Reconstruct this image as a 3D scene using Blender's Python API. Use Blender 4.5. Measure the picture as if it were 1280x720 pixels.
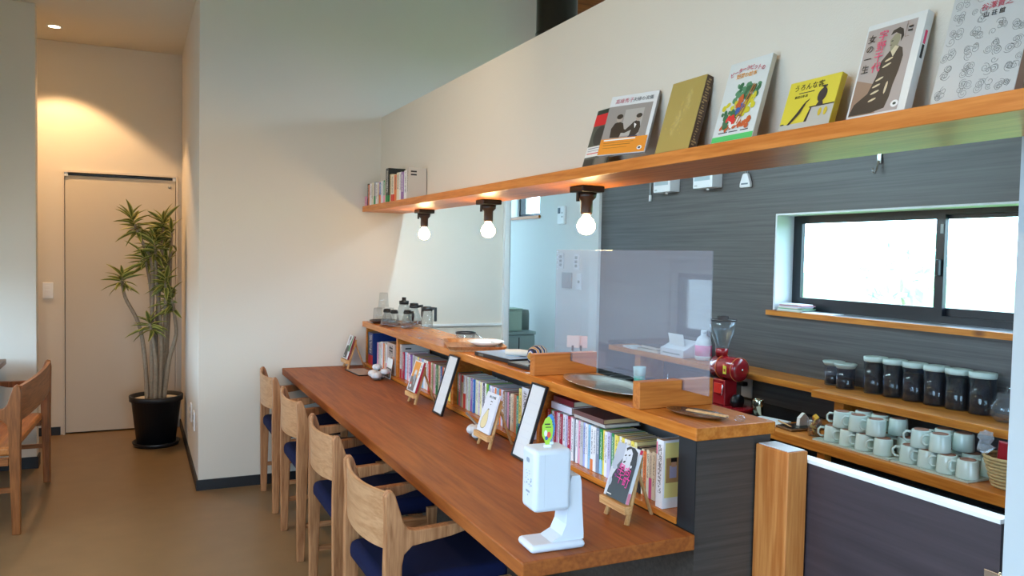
import bpy, bmesh, math, random
from mathutils import Matrix, Vector, Euler

for o in list(bpy.data.objects):
    bpy.data.objects.remove(o)
SC = bpy.context.scene
COL = SC.collection
R = math.radians
PI = math.pi

# ------------------------------------------------------------------ camera
CAM_YAW, CAM_PITCH, CAM_ROLL, CAM_F = 0.44142343, -0.0411984, 0.01982745, 1002.22
cd = bpy.data.cameras.new('camera')
cd.sensor_fit = 'HORIZONTAL'
cd.sensor_width = 36.0
cd.lens = 36.0 * CAM_F / 1280.0
cd.clip_start = 0.05
cam = bpy.data.objects.new('camera', cd)
COL.objects.link(cam)
_f = Vector((math.sin(CAM_YAW) * math.cos(CAM_PITCH), math.cos(CAM_YAW) * math.cos(CAM_PITCH), math.sin(CAM_PITCH)))
_r0 = Vector((math.cos(CAM_YAW), -math.sin(CAM_YAW), 0))
_u0 = _r0.cross(_f)
_r = _r0 * math.cos(CAM_ROLL) + _u0 * math.sin(CAM_ROLL)
_u = _u0 * math.cos(CAM_ROLL) - _r0 * math.sin(CAM_ROLL)
cam.matrix_world = Matrix(((_r.x, _u.x, -_f.x, 0), (_r.y, _u.y, -_f.y, 0), (_r.z, _u.z, -_f.z, 1.43), (0, 0, 0, 1)))
SC.camera = cam

# ------------------------------------------------------------------ view, sky, daylight
SC.view_settings.view_transform = 'Standard'
SC.view_settings.look = 'None'
SC.view_settings.gamma = 1.0
SC.view_settings.use_curve_mapping = False
SC.view_settings.exposure = -0.12
SKY = (0.52, 0.76, 1.0)
SKY_STRENGTH = 15.0
BULB = (1.0, 0.68, 0.32, 88.0)
SPOT_W = 105.0
PICTURE_W = 15.0
TUBE = (0.52, 0.82, 1.0, 140.0)
SC.cycles.max_bounces = 10
SC.cycles.diffuse_bounces = 6
SC.cycles.glossy_bounces = 5
SC.cycles.transparent_max_bounces = 24
SC.cycles.transmission_bounces = 8
SC.cycles.sample_clamp_indirect = 6.0
SC.cycles.caustics_refractive = False
SC.cycles.caustics_reflective = False
W = bpy.data.worlds.new('overcast_sky')
SC.world = W
W.use_nodes = True
_bg = W.node_tree.nodes['Background']
_bg.inputs[0].default_value = (*SKY, 1)
_bg.inputs[1].default_value = SKY_STRENGTH


def portal(loc, rot, sx, sy):
    l = bpy.data.lights.new('window_daylight', 'AREA')
    l.shape = 'RECTANGLE'
    l.size, l.size_y = sx, sy
    l.cycles.is_portal = True
    o = bpy.data.objects.new('window_daylight', l)
    COL.objects.link(o)
    o.location = loc
    o.rotation_euler = rot


# daylight portals in the openings: kitchen window, kitchen high window, dining windows, glazed front
portal((3.22, 2.32, 1.42), (0, R(90), 0), 0.50, 1.72)
portal((3.22, 3.1, 2.53), (0, R(90), 0), 0.42, 2.4)
portal((3.22, 6.15, 2.0), (0, R(90), 0), 0.5, 0.6)
portal((2.66, 7.22, 1.4), (R(-90), 0, 0), 0.48, 1.8)
portal((-1.62, 4.08, 1.02), (0, R(-90), 0), 0.58, 3.6)
portal((-1.62, 0.7, 1.5), (0, R(-90), 0), 1.6, 2.2)
portal((0.6, -2.72, 1.4), (R(90), 0, 0), 2.4, 1.7)

# ------------------------------------------------------------------ materials
def lin(h):
    h = h.lstrip('#')
    c = [int(h[i:i + 2], 16) / 255 for i in (0, 2, 4)]
    return tuple(x / 12.92 if x <= 0.04045 else ((x + 0.055) / 1.055) ** 2.4 for x in c)


def col4(c):
    return (*(lin(c) if isinstance(c, str) else c), 1)


MATS = {}


def newmat(name):
    m = bpy.data.materials.new(name)
    m.use_nodes = True
    nt = m.node_tree
    b = nt.nodes['Principled BSDF']
    return m, nt, b


def pbr(name, col, rough=0.5, metal=0.0, spec=0.5, bump=0.0, bscale=200.0, var=0.0, vscale=8.0, coat=0.0, sheen=0.0):
    if name in MATS:
        return MATS[name]
    m, nt, b = newmat(name)
    b.inputs['Base Color'].default_value = col4(col)
    b.inputs['Roughness'].default_value = rough
    b.inputs['Metallic'].default_value = metal
    b.inputs['Specular IOR Level'].default_value = spec
    b.inputs['Coat Weight'].default_value = coat
    b.inputs['Sheen Weight'].default_value = sheen
    tc = nt.nodes.new('ShaderNodeTexCoord')
    if var:
        n = nt.nodes.new('ShaderNodeTexNoise')
        n.inputs['Scale'].default_value = vscale
        n.inputs['Detail'].default_value = 4
        nt.links.new(tc.outputs['Object'], n.inputs['Vector'])
        mx = nt.nodes.new('ShaderNodeMixRGB')
        c = col4(col)
        mx.inputs[1].default_value = tuple(max(0, x * (1 - var)) for x in c[:3]) + (1,)
        mx.inputs[2].default_value = tuple(min(1, x * (1 + var)) for x in c[:3]) + (1,)
        nt.links.new(n.outputs['Fac'], mx.inputs[0])
        nt.links.new(mx.outputs[0], b.inputs['Base Color'])
    if bump:
        n = nt.nodes.new('ShaderNodeTexNoise')
        n.inputs['Scale'].default_value = bscale
        n.inputs['Detail'].default_value = 3
        nt.links.new(tc.outputs['Object'], n.inputs['Vector'])
        bp = nt.nodes.new('ShaderNodeBump')
        bp.inputs['Strength'].default_value = bump
        bp.inputs['Distance'].default_value = 0.002
        nt.links.new(n.outputs['Fac'], bp.inputs['Height'])
        nt.links.new(bp.outputs['Normal'], b.inputs['Normal'])
    MATS[name] = m
    return m


def wood(name, dark, light, axis='Y', scale=9.0, rough=0.45, knots=False, spec=0.4, stretch=14.0):
    """grain running along one local axis"""
    if name in MATS:
        return MATS[name]
    m, nt, b = newmat(name)
    N = nt.nodes
    L = nt.links
    tc = N.new('ShaderNodeTexCoord')
    oi = N.new('ShaderNodeObjectInfo')
    add = N.new('ShaderNodeVectorMath')
    add.operation = 'MULTIPLY_ADD'
    cmb = N.new('ShaderNodeCombineXYZ')
    for i in range(3):
        L.new(oi.outputs['Random'], cmb.inputs[i])
    add.inputs[1].default_value = (7.3, 3.1, 5.7)
    L.new(cmb.outputs[0], add.inputs[0])
    L.new(tc.outputs['Object'], add.inputs[2])
    mp = N.new('ShaderNodeMapping')
    s = [scale] * 3
    s['XYZ'.index(axis)] = scale / stretch
    mp.inputs['Scale'].default_value = s
    L.new(add.outputs[0], mp.inputs['Vector'])
    n1 = N.new('ShaderNodeTexNoise')
    n1.inputs['Scale'].default_value = 1.6
    n1.inputs['Detail'].default_value = 3
    n1.inputs['Distortion'].default_value = 0.6
    L.new(mp.outputs[0], n1.inputs['Vector'])
    wv = N.new('ShaderNodeMath')
    wv.operation = 'MULTIPLY'
    wv.inputs[1].default_value = 26.0
    L.new(n1.outputs['Fac'], wv.inputs[0])
    sn = N.new('ShaderNodeMath')
    sn.operation = 'SINE'
    L.new(wv.outputs[0], sn.inputs[0])
    n2 = N.new('ShaderNodeTexNoise')
    n2.inputs['Scale'].default_value = 14.0
    n2.inputs['Detail'].default_value = 5
    L.new(mp.outputs[0], n2.inputs['Vector'])
    ma = N.new('ShaderNodeMath')
    ma.operation = 'MULTIPLY_ADD'
    ma.inputs[1].default_value = 0.16
    L.new(sn.outputs[0], ma.inputs[0])
    L.new(n2.outputs['Fac'], ma.inputs[2])
    cr = N.new('ShaderNodeValToRGB')
    cr.color_ramp.elements[0].position = 0.22
    cr.color_ramp.elements[1].position = 0.78
    cr.color_ramp.elements[0].color = col4(dark)
    cr.color_ramp.elements[1].color = col4(light)
    L.new(ma.outputs[0], cr.inputs[0])
    out = cr.outputs[0]
    if knots:
        vo = N.new('ShaderNodeTexVoronoi')
        vo.inputs['Scale'].default_value = 2.2
        mk = N.new('ShaderNodeMapping')
        ks = [2.2] * 3
        ks['XYZ'.index(axis)] = 1.2
        mk.inputs['Scale'].default_value = ks
        L.new(add.outputs[0], mk.inputs['Vector'])
        L.new(mk.outputs[0], vo.inputs['Vector'])
        kr = N.new('ShaderNodeValToRGB')
        kr.color_ramp.elements[0].position = 0.035
        kr.color_ramp.elements[0].color = (0.25, 0.18, 0.12, 1)
        kr.color_ramp.elements[1].position = 0.10
        kr.color_ramp.elements[1].color = (1, 1, 1, 1)
        L.new(vo.outputs['Distance'], kr.inputs[0])
        mu = N.new('ShaderNodeMixRGB')
        mu.blend_type = 'MULTIPLY'
        mu.inputs[0].default_value = 0.9
        L.new(out, mu.inputs[1])
        L.new(kr.outputs[0], mu.inputs[2])
        out = mu.outputs[0]
    L.new(out, b.inputs['Base Color'])
    b.inputs['Roughness'].default_value = rough
    b.inputs['Specular IOR Level'].default_value = spec
    bp = N.new('ShaderNodeBump')
    bp.inputs['Strength'].default_value = 0.04
    bp.inputs['Distance'].default_value = 0.001
    L.new(ma.outputs[0], bp.inputs['Height'])
    L.new(bp.outputs['Normal'], b.inputs['Normal'])
    MATS[name] = m
    return m


def streak(name, dark, light, axis, scale, rough=0.5, stretch=40.0, bump=0.1):
    """fine straight streaks (printed panel, woven cloth)"""
    m, nt, b = newmat(name)
    N, L = nt.nodes, nt.links
    tc = N.new('ShaderNodeTexCoord')
    mp = N.new('ShaderNodeMapping')
    s = [scale] * 3
    s['XYZ'.index(axis)] = scale / stretch
    mp.inputs['Scale'].default_value = s
    L.new(tc.outputs['Object'], mp.inputs['Vector'])
    n = N.new('ShaderNodeTexNoise')
    n.inputs['Scale'].default_value = 1.0
    n.inputs['Detail'].default_value = 8
    n.inputs['Roughness'].default_value = 0.65
    L.new(mp.outputs[0], n.inputs['Vector'])
    cr = N.new('ShaderNodeValToRGB')
    cr.color_ramp.elements[0].position = 0.32
    cr.color_ramp.elements[1].position = 0.68
    cr.color_ramp.elements[0].color = col4(dark)
    cr.color_ramp.elements[1].color = col4(light)
    L.new(n.outputs['Fac'], cr.inputs[0])
    L.new(cr.outputs[0], b.inputs['Base Color'])
    b.inputs['Roughness'].default_value = rough
    bp = N.new('ShaderNodeBump')
    bp.inputs['Strength'].default_value = bump
    bp.inputs['Distance'].default_value = 0.001
    L.new(n.outputs['Fac'], bp.inputs['Height'])
    L.new(bp.outputs['Normal'], b.inputs['Normal'])
    MATS[name] = m
    return m


def pane_mat(name, tint, haze=0.0, hazecol=(0.8, 0.82, 0.9), ior=1.5, rough=0.0):
    m, nt, b = newmat(name)
    N, L = nt.nodes, nt.links
    N.remove(b)
    out = N['Material Output']
    tr = N.new('ShaderNodeBsdfTransparent')
    tr.inputs[0].default_value = (*tint, 1)
    gl = N.new('ShaderNodeBsdfGlossy')
    gl.inputs['Roughness'].default_value = rough
    fr = N.new('ShaderNodeFresnel')
    ge = N.new('ShaderNodeNewGeometry')
    im = N.new('ShaderNodeMapRange')      # same sheet reflectance seen from either face of the pane
    im.inputs['To Min'].default_value = ior
    im.inputs['To Max'].default_value = 1.0 / ior
    L.new(ge.outputs['Backfacing'], im.inputs['Value'])
    L.new(im.outputs[0], fr.inputs['IOR'])
    mx = N.new('ShaderNodeMixShader')
    L.new(fr.outputs[0], mx.inputs[0])
    L.new(tr.outputs[0], mx.inputs[1])
    L.new(gl.outputs[0], mx.inputs[2])
    last = mx
    if haze:
        df = N.new('ShaderNodeBsdfDiffuse')
        df.inputs[0].default_value = (*hazecol, 1)
        m2 = N.new('ShaderNodeMixShader')
        m2.inputs[0].default_value = haze
        L.new(mx.outputs[0], m2.inputs[1])
        L.new(df.outputs[0], m2.inputs[2])
        last = m2
    L.new(last.outputs[0], out.inputs[0])
    MATS[name] = m
    return m


def emit(name, c, s):
    m, nt, b = newmat(name)
    b.inputs['Base Color'].default_value = (1, 1, 1, 1)
    b.inputs['Emission Color'].default_value = (*c, 1)
    b.inputs['Emission Strength'].default_value = s
    MATS[name] = m
    return m


def spine_mat():
    """book jacket: object colour, a column of small print ticks on the spine side, dark or light by the colour's alpha"""
    m, nt, b = newmat('book_jacket')
    N, L = nt.nodes, nt.links
    oi = N.new('ShaderNodeObjectInfo')
    tc = N.new('ShaderNodeTexCoord')
    sp = N.new('ShaderNodeSeparateXYZ')
    L.new(tc.outputs['Generated'], sp.inputs[0])

    def math_(op, a, bb=None, c=None):
        n = N.new('ShaderNodeMath')
        n.operation = op
        for i, v in enumerate((a, bb, c)):
            if v is None:
                continue
            if isinstance(v, (int, float)):
                n.inputs[i].default_value = v
            else:
                L.new(v, n.inputs[i])
        return n.outputs[0]
    # generated x = across the spine, y = depth, z = height
    onspine = math_('LESS_THAN', sp.outputs['Y'], 0.02)
    cen = math_('LESS_THAN', math_('ABSOLUTE', math_('SUBTRACT', sp.outputs['X'], 0.5)), 0.24)
    top = math_('LESS_THAN', sp.outputs['Z'], 0.93)
    bot = math_('GREATER_THAN', sp.outputs['Z'], math_('MULTIPLY_ADD', oi.outputs['Random'], 0.25, 0.2))
    cv = N.new('ShaderNodeCombineXYZ')
    L.new(math_('MULTIPLY', sp.outputs['X'], 7.0), cv.inputs[0])
    L.new(math_('MULTIPLY', oi.outputs['Random'], 40.0), cv.inputs[1])
    L.new(math_('MULTIPLY', sp.outputs['Z'], 46.0), cv.inputs[2])
    n = N.new('ShaderNodeTexNoise')
    n.inputs['Scale'].default_value = 1.0
    n.inputs['Detail'].default_value = 1
    L.new(cv.outputs[0], n.inputs['Vector'])
    tk = math_('GREATER_THAN', n.outputs['Fac'], 0.50)
    msk = math_('MULTIPLY', math_('MULTIPLY', onspine, cen), math_('MULTIPLY', math_('MULTIPLY', top, bot), tk))
    msk = math_('MULTIPLY', msk, 0.75)
    mx = N.new('ShaderNodeMixRGB')
    L.new(msk, mx.inputs[0])
    L.new(oi.outputs['Color'], mx.inputs[1])
    ink = N.new('ShaderNodeMixRGB')
    ink.inputs[1].default_value = (0.04, 0.035, 0.04, 1)
    ink.inputs[2].default_value = (0.85, 0.85, 0.82, 1)
    L.new(oi.outputs['Alpha'], ink.inputs[0])
    L.new(ink.outputs[0], mx.inputs[2])
    L.new(mx.outputs[0], b.inputs['Base Color'])
    b.inputs['Roughness'].default_value = 0.38
    MATS['book_jacket'] = m
    return m


def tint_mat(name, rough=0.5, **k):
    """plain material taking the object's own colour"""
    m, nt, b = newmat(name)
    oi = nt.nodes.new('ShaderNodeObjectInfo')
    nt.links.new(oi.outputs['Color'], b.inputs['Base Color'])
    b.inputs['Roughness'].default_value = rough
    MATS[name] = m
    return m


WALL = pbr('plaster_white', '#d9d3c8', 0.9, bump=0.25, bscale=260, spec=0.2)
WALLK = pbr('kitchen_white', '#e2e4e4', 0.8, bump=0.1, bscale=200, spec=0.2)
CEIL = pbr('ceiling_white', '#d4cdbf', 0.9, spec=0.2)
FLOOR = pbr('vinyl_floor', '#82694a', 0.36, var=0.16, vscale=7, bump=0.05, bscale=120, spec=0.4)
BASEB = pbr('dark_skirting', '#191b20', 0.5)
DARKWALL = streak('dark_panel', '#434141', '#5f5c5c', 'Y', 70.0, 0.45, 60.0)
BARPANEL = streak('bar_panel', '#332c28', '#4b433e', 'X', 80.0, 0.5, 40.0)
GATEPANEL = streak('gate_panel', '#332b31', '#453b41', 'Y', 40.0, 0.42, 30.0)
BLACKP = pbr('black_panel', '#15171a', 0.5)
GREYBACK = pbr('shelf_back_grey', '#625e5e', 0.6)
TABLEW = wood('table_wood', '#84441c', '#a35b26', 'Y', 7.0, 0.48, spec=0.25)
BOARDW = wood('board_wood', '#b4641f', '#d08134', 'Y', 9.0, 0.25, spec=0.5)
SHELFW = wood('shelf_wood', '#bd6c28', '#d98a42', 'Y', 10.0, 0.36, knots=True)
BLOCKW = wood('block_wood', '#a85c1e', '#c87a33', 'X', 10.0, 0.45)
POSTW = wood('post_wood', '#ad622a', '#c98346', 'Z', 9.0, 0.45, knots=True)
KITW = wood('kitchen_wood', '#b06420', '#cf8434', 'Y', 9.0, 0.42, knots=True)
OAKZ = wood('oak_upright', '#8e5c38', '#b9845a', 'Z', 14.0, 0.42)
OAKY = wood('oak_back', '#a4744c', '#be9068', 'Y', 12.0, 0.42)
OAKX = wood('oak_arm', '#8e5c38', '#b9845a', 'X', 14.0, 0.42)
PINEZ = wood('easel_wood', '#c08a50', '#dcae78', 'Z', 30.0, 0.5)
PINEX = wood('easel_ledge_wood', '#c08a50', '#dcae78', 'X', 30.0, 0.5)
BROWNTAB = wood('dining_top_wood', '#6a4a30', '#8a6644', 'Y', 9.0, 0.4)
TRAYW = wood('tray_wood', '#a0683c', '#c08a5a', 'Y', 12.0, 0.4)
NAVY = pbr('navy_fabric', '#081034', 0.9, bump=0.4, bscale=900, spec=0.2, var=0.15, vscale=40)
WHITEP = pbr('white_plastic', '#e9edf2', 0.35)
GREYP = pbr('grey_plastic', '#9aa1a4', 0.45)
BLACK = pbr('black_plastic', '#0c0d10', 0.35)
BROWNSOCK = pbr('bakelite_brown', '#2e1d14', 0.35)
STEEL = pbr('steel', '#c9ccd0', 0.18, metal=1.0)
CHROME = pbr('chrome', '#e3e5e8', 0.08, metal=1.0)
DUCTM = pbr('black_duct', '#2e2a27', 0.28, metal=0.6)
SASH = pbr('black_aluminium', '#15181f', 0.35, spec=0.5)
SASHG = pbr('grey_aluminium', '#5c6670', 0.35)
GLASS = pane_mat('window_glass', (0.96, 0.98, 0.98))
ACRYL = pane_mat('acrylic', (0.93, 0.945, 0.965), haze=0.11, hazecol=(0.74, 0.77, 0.95))  # bluish diffuse haze mixed in for surface dirt and the room's reflection
CLEAR = pane_mat('clear_glass', (0.90, 0.92, 0.92), haze=0.03, ior=1.45)
CANGL = pane_mat('jar_glass', (0.80, 0.86, 0.95), haze=0.008, ior=1.5)
JACKET = spine_mat()
TINT = tint_mat('tinted', 0.5)
TINTG = tint_mat('tinted_gloss', 0.25)
PAGES = pbr('paper_pages', '#9c8b7a', 0.9, var=0.15, vscale=300)
PAPER = pbr('white_paper', '#e6e6e4', 0.7)
INK = pbr('black_ink', '#141416', 0.5)
RED = pbr('red_enamel', '#8f1820', 0.22, coat=0.5)
CERAM = pbr('ceramic_mug', '#ccd9d2', 0.25, coat=0.3)
FOOT = pbr('unglazed_foot', '#8a5f4c', 0.8)
SOIL = pbr('pebble_topping', '#cfc7bc', 0.9, var=0.4, vscale=120, bump=0.8, bscale=120)
POTM = pbr('black_pot', '#131519', 0.45)
BARK = pbr('grey_bark', '#94836f', 0.9, var=0.35, vscale=60, bump=0.6, bscale=90)
LEAFM = pbr('leaf_green', '#66702e', 0.45, var=0.5, vscale=9)
LEAFY = pbr('leaf_yellow_edge', '#b3ac5c', 0.45, var=0.3, vscale=12)
PAVE = pbr('outside_paving', '#a9a69f', 0.95, var=0.15, vscale=3)
GRASS = pbr('outside_grass', '#68924a', 0.95, var=0.3, vscale=2)
BULBM = emit('lit_bulb', BULB[:3], BULB[3])
TUBEM = emit('lit_tube', TUBE[:3], TUBE[3])
LEDM = emit('lit_downlight', (1.0, 0.78, 0.5), 30.0)
BEANS = pbr('coffee_beans', '#231815', 0.6, var=0.5, vscale=160, bump=0.9, bscale=160)
LIDM = pbr('frosted_lid', '#b9c7c0', 0.4)
WICK = pbr('wicker', '#b39a6a', 0.8, var=0.3, vscale=60)


# ------------------------------------------------------------------ mesh helpers
class MB:
    def __init__(s):
        s.bm = bmesh.new()
        s.mi = 0

    def _fin(s, faces, smooth=False):
        for f in faces:
            f.material_index = s.mi
            f.smooth = smooth

    def box(s, x0, x1, y0, y1, z0, z1, bev=0.0, M=None, seg=2, smooth=False):
        c = [(x, y, z) for z in (min(z0, z1), max(z0, z1)) for x, y in
             ((min(x0, x1), min(y0, y1)), (max(x0, x1), min(y0, y1)), (max(x0, x1), max(y0, y1)), (min(x0, x1), max(y0, y1)))]
        vs = [s.bm.verts.new(M @ Vector(p) if M else p) for p in c]
        fs = [s.bm.faces.new([vs[i] for i in q]) for q in
              ((3, 2, 1, 0), (4, 5, 6, 7), (0, 1, 5, 4), (1, 2, 6, 5), (2, 3, 7, 6), (3, 0, 4, 7))]
        s._fin(fs)
        if bev:
            es = list({e for f in fs for e in f.edges})
            r = bmesh.ops.bevel(s.bm, geom=es, offset=bev, segments=seg, profile=0.5, affect='EDGES', clamp_overlap=True)
            s._fin(r['faces'], smooth)
            for f in {f for v in vs if v.is_valid for f in v.link_faces}:
                f.material_index = s.mi
        return s

    def prism(s, poly, a0, a1, axis='Y', M=None, bev=0.0, seg=2):
        """extrude a polygon; axis Y: poly in (x,z), X: (y,z), Z: (x,y)"""
        def pt(p, a):
            v = {'Y': (p[0], a, p[1]), 'X': (a, p[0], p[1]), 'Z': (p[0], p[1], a)}[axis]
            return M @ Vector(v) if M else v
        A = [s.bm.verts.new(pt(p, a0)) for p in poly]
        B = [s.bm.verts.new(pt(p, a1)) for p in poly]
        n = len(poly)
        fs = [s.bm.faces.new(A), s.bm.faces.new(B[::-1])]
        for i in range(n):
            fs.append(s.bm.faces.new((A[(i + 1) % n], A[i], B[i], B[(i + 1) % n])))
        bmesh.ops.recalc_face_normals(s.bm, faces=fs)
        s._fin(fs)
        if bev:
            es = list({e for f in fs[:2] for e in f.edges})
            r = bmesh.ops.bevel(s.bm, geom=es, offset=bev, segments=seg, profile=0.5, affect='EDGES', clamp_overlap=True)
            s._fin(r['faces'])
        return s

    def lathe(s, prof, c=(0, 0, 0), seg=24, M=None, sx=1.0, sy=1.0, smooth=True):
        """profile of (radius, z); a radius of 0 closes the end"""
        rings = []
        for r, z in prof:
            if r < 1e-6:
                p = Vector((c[0], c[1], c[2] + z))
                rings.append([s.bm.verts.new(M @ p if M else p)])
            else:
                ring = []
                for i in range(seg):
                    a = 2 * PI * i / seg
                    p = Vector((c[0] + r * sx * math.cos(a), c[1] + r * sy * math.sin(a), c[2] + z))
                    ring.append(s.bm.verts.new(M @ p if M else p))
                rings.append(ring)
        fs = []
        for A, B in zip(rings, rings[1:]):
            for i in range(seg):
                j = (i + 1) % seg
                if len(A) == 1 and len(B) == 1:
                    continue
                if len(A) == 1:
                    fs.append(s.bm.faces.new((A[0], B[j], B[i])))
                elif len(B) == 1:
                    fs.append(s.bm.faces.new((A[i], A[j], B[0])))
                else:
                    fs.append(s.bm.faces.new((A[i], A[j], B[j], B[i])))
        s._fin(fs, smooth)
        return s

    def tube(s, pts, rad, seg=8, caps=True, smooth=True, sq=None):
        pts = [Vector(p) for p in pts]
        rs = rad if isinstance(rad, (list, tuple)) else [rad] * len(pts)
        rings = []
        up = Vector((0, 0, 1))
        prev = None
        for i, p in enumerate(pts):
            d = (pts[min(i + 1, len(pts) - 1)] - pts[max(i - 1, 0)]).normalized()
            if prev is None:
                a = d.cross(up if abs(d.z) < 0.9 else Vector((1, 0, 0))).normalized()
            else:
                a = (prev - d * prev.dot(d)).normalized()
            prev = a
            b = d.cross(a)
            rings.append([s.bm.verts.new(p + (a * math.cos(t) + b * math.sin(t)) * rs[i]) for t in
                          [2 * PI * k / seg for k in range(seg)]])
        fs = []
        for A, B in zip(rings, rings[1:]):
            for i in range(seg):
                j = (i + 1) % seg
                fs.append(s.bm.faces.new((A[i], A[j], B[j], B[i])))
        s._fin(fs, smooth)
        if caps:
            s._fin([s.bm.faces.new(rings[0][::-1]), s.bm.faces.new(rings[-1])])
        return s

    def loft(s, rings, smooth=True, caps=True, closed=True):
        V = [[s.bm.verts.new(p) for p in r] for r in rings]
        fs = []
        n = len(V[0])
        for A, B in zip(V, V[1:]):
            for i in range(n if closed else n - 1):
                j = (i + 1) % n
                fs.append(s.bm.faces.new((A[i], A[j], B[j], B[i])))
        s._fin(fs, smooth)
        if caps:
            s._fin([s.bm.faces.new(V[0][::-1]), s.bm.faces.new(V[-1])])
        return s

    def poly(s, pts):
        f = s.bm.faces.new([s.bm.verts.new(p) for p in pts])
        s._fin([f])
        return s

    def build(s, name, mats, parent=None, loc=(0, 0, 0), rot=None, fix=True, kind=None):
        if fix:
            bmesh.ops.recalc_face_normals(s.bm, faces=s.bm.faces[:])
        me = bpy.data.meshes.new(name)
        s.bm.to_mesh(me)
        s.bm.free()
        for m in (mats if isinstance(mats, (list, tuple)) else [mats]):
            me.materials.append(m)
        o = bpy.data.objects.new(name, me)
        COL.objects.link(o)
        o.location = loc
        if rot:
            o.rotation_euler = rot
        if parent:
            o.parent = parent
        if kind:
            o['kind'] = kind
        return o


def tag(o, label, cat, group=None):
    o['label'] = label
    o['category'] = cat
    if group:
        o['group'] = group
    return o


def thing(name, label, cat, loc=(0, 0, 0), rot=(0, 0, 0), group=None):
    o = bpy.data.objects.new(name, None)
    o.empty_display_size = 0.05
    COL.objects.link(o)
    o.location = loc
    o.rotation_euler = rot
    return tag(o, label, cat, group)


def struct(o):
    o['kind'] = 'structure'
    return o


def dup(root, loc, rot=None, label=None):
    """copy of a thing with copies of its parts and sub-parts"""
    r = root.copy()
    COL.objects.link(r)
    r.location = loc
    if rot is not None:
        r.rotation_euler = rot
    if label:
        r['label'] = label
    for ch in list(root.children):
        c = ch.copy()
        COL.objects.link(c)
        c.parent = r
        for g in list(ch.children):
            d = g.copy()
            COL.objects.link(d)
            d.parent = c
    return r


def bx(name, mat, x0, x1, y0, y1, z0, z1, parent=None, bev=0.0, kind=None):
    return MB().box(x0, x1, y0, y1, z0, z1, bev).build(name, mat, parent, kind=kind)


FACE_L = -PI / 2          # rotation that turns a local front (-y) to face the room's left (-X)
FONTROT = (PI / 2, 0, 0)  # text standing in a thing's local x-z plane, read from -y


def as_mesh(name, curve, parent, loc=(0, 0, 0), rot=(0, 0, 0)):
    tmp = bpy.data.objects.new('tmp', curve)
    me = bpy.data.meshes.new_from_object(tmp)
    bpy.data.objects.remove(tmp)
    if not me.materials:
        me.materials.append(curve.materials[0])
    o = bpy.data.objects.new(name, me)
    COL.objects.link(o)
    o.parent = parent
    o.location = loc
    o.rotation_euler = rot
    return o


def text(parent, body, size, mat, x, z, y=-0.0006, align='CENTER', name='lettering', rotz=0.0, vert=False, gap=1.05, shear=0.0):
    c = bpy.data.curves.new(name, 'FONT')
    c.body = '\n'.join(body) if vert else body
    c.size = size
    c.space_line = gap
    c.align_x = align
    c.align_y = 'CENTER' if not vert else 'TOP'
    c.extrude = 0.0002
    c.resolution_u = 2
    c.shear = shear
    c.materials.append(mat)
    return as_mesh(name, c, parent, (x, y, z), (PI / 2, -rotz, 0))


def ell(cx, cz, rx, rz, n=14, a=0.0):
    ca, sa = math.cos(a), math.sin(a)
    return [(cx + rx * math.cos(t) * ca - rz * math.sin(t) * sa, cz + rx * math.cos(t) * sa + rz * math.sin(t) * ca)
            for t in [2 * PI * i / n for i in range(n)]]


def art(parent, layers, name='cover_print', y0=-0.0002, step=0.00012):
    """flat print on a front face: layers of (material, polygon in x,z), each a hair above the last"""
    mats = []
    b = MB()
    for i, (m, pl) in enumerate(layers):
        if m not in mats:
            mats.append(m)
        b.mi = mats.index(m)
        y = y0 - step * i
        b.poly([(p[0], y, p[1]) for p in pl])
    for f in b.bm.faces:
        f.normal_update()
        if f.normal.y > 0:
            f.normal_flip()
    return b.build(name, mats, parent, fix=False)


def rect(x0, x1, z0, z1):
    return [(x0, z0), (x1, z0), (x1, z1), (x0, z1)]


def flat(name, c, rough=0.35):
    return pbr('print_' + name, c, rough)

# ================================================================== the room
YE = 5.028          # end wall
XK = 3.0            # kitchen outer wall


def wall(name, mat, x, y, z, holes=(), along='Y'):
    """a straight wall with rectangular openings; holes are (a0, a1, z0, z1) along its length"""
    A = y if along == 'Y' else x
    ac = sorted({A[0], A[1], *[h[0] for h in holes], *[h[1] for h in holes]})
    zc = sorted({z[0], z[1], *[h[2] for h in holes], *[h[3] for h in holes]})
    b = MB()
    for a0, a1 in zip(ac, ac[1:]):
        run = None
        for z0, z1 in zip(zc, zc[1:]):
            am, zm = (a0 + a1) / 2, (z0 + z1) / 2
            hole = any(h[0] < am < h[1] and h[2] < zm < h[3] for h in holes)
            if not hole:
                run = [z0, z1] if run is None else [run[0], z1]
            if hole or z1 == zc[-1]:
                if run:
                    if along == 'Y':
                        b.box(x[0], x[1], a0, a1, *run)
                    else:
                        b.box(a0, a1, y[0], y[1], *run)
                run = None
    return b.build(name, mat, kind='structure')


bx('floor', FLOOR, -1.6, 3.2, -2.7, 7.66, -0.1, 0.0, kind='structure')
wall('wall_end', WALL, (0.346, 2.30), (YE, 5.15), (0, 4.2))
wall('wall_return', WALL, (0.346, 0.466), (5.151, 6.90), (0, 2.95))
wall('wall_rear', WALL, (-1.6, 0.466), (6.902, 7.05), (0, 2.95), [(-0.482, 0.315, 0.0, 2.0)], 'X')
bx('wall_leak_stop', WALL, -1.6, 2.29, 7.56, 7.66, 0, 2.95, kind='structure')  # unseen backing box added to stop sky leaking round the door
bx('wall_leak_stop_side', WALL, 0.47, 0.60, 7.051, 7.559, 0, 2.95, kind='structure')
bx('wall_leak_stop_left', WALL, -0.9, -0.8, 7.051, 7.559, 0, 2.95, kind='structure')
bx('ceiling_leak_stop', CEIL, -0.9, 0.60, 7.051, 7.66, 2.951, 3.05, kind='structure')
wall('wall_partition', WALL, (-1.4, -0.562), (5.911, 6.03), (0, 2.95))
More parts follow.
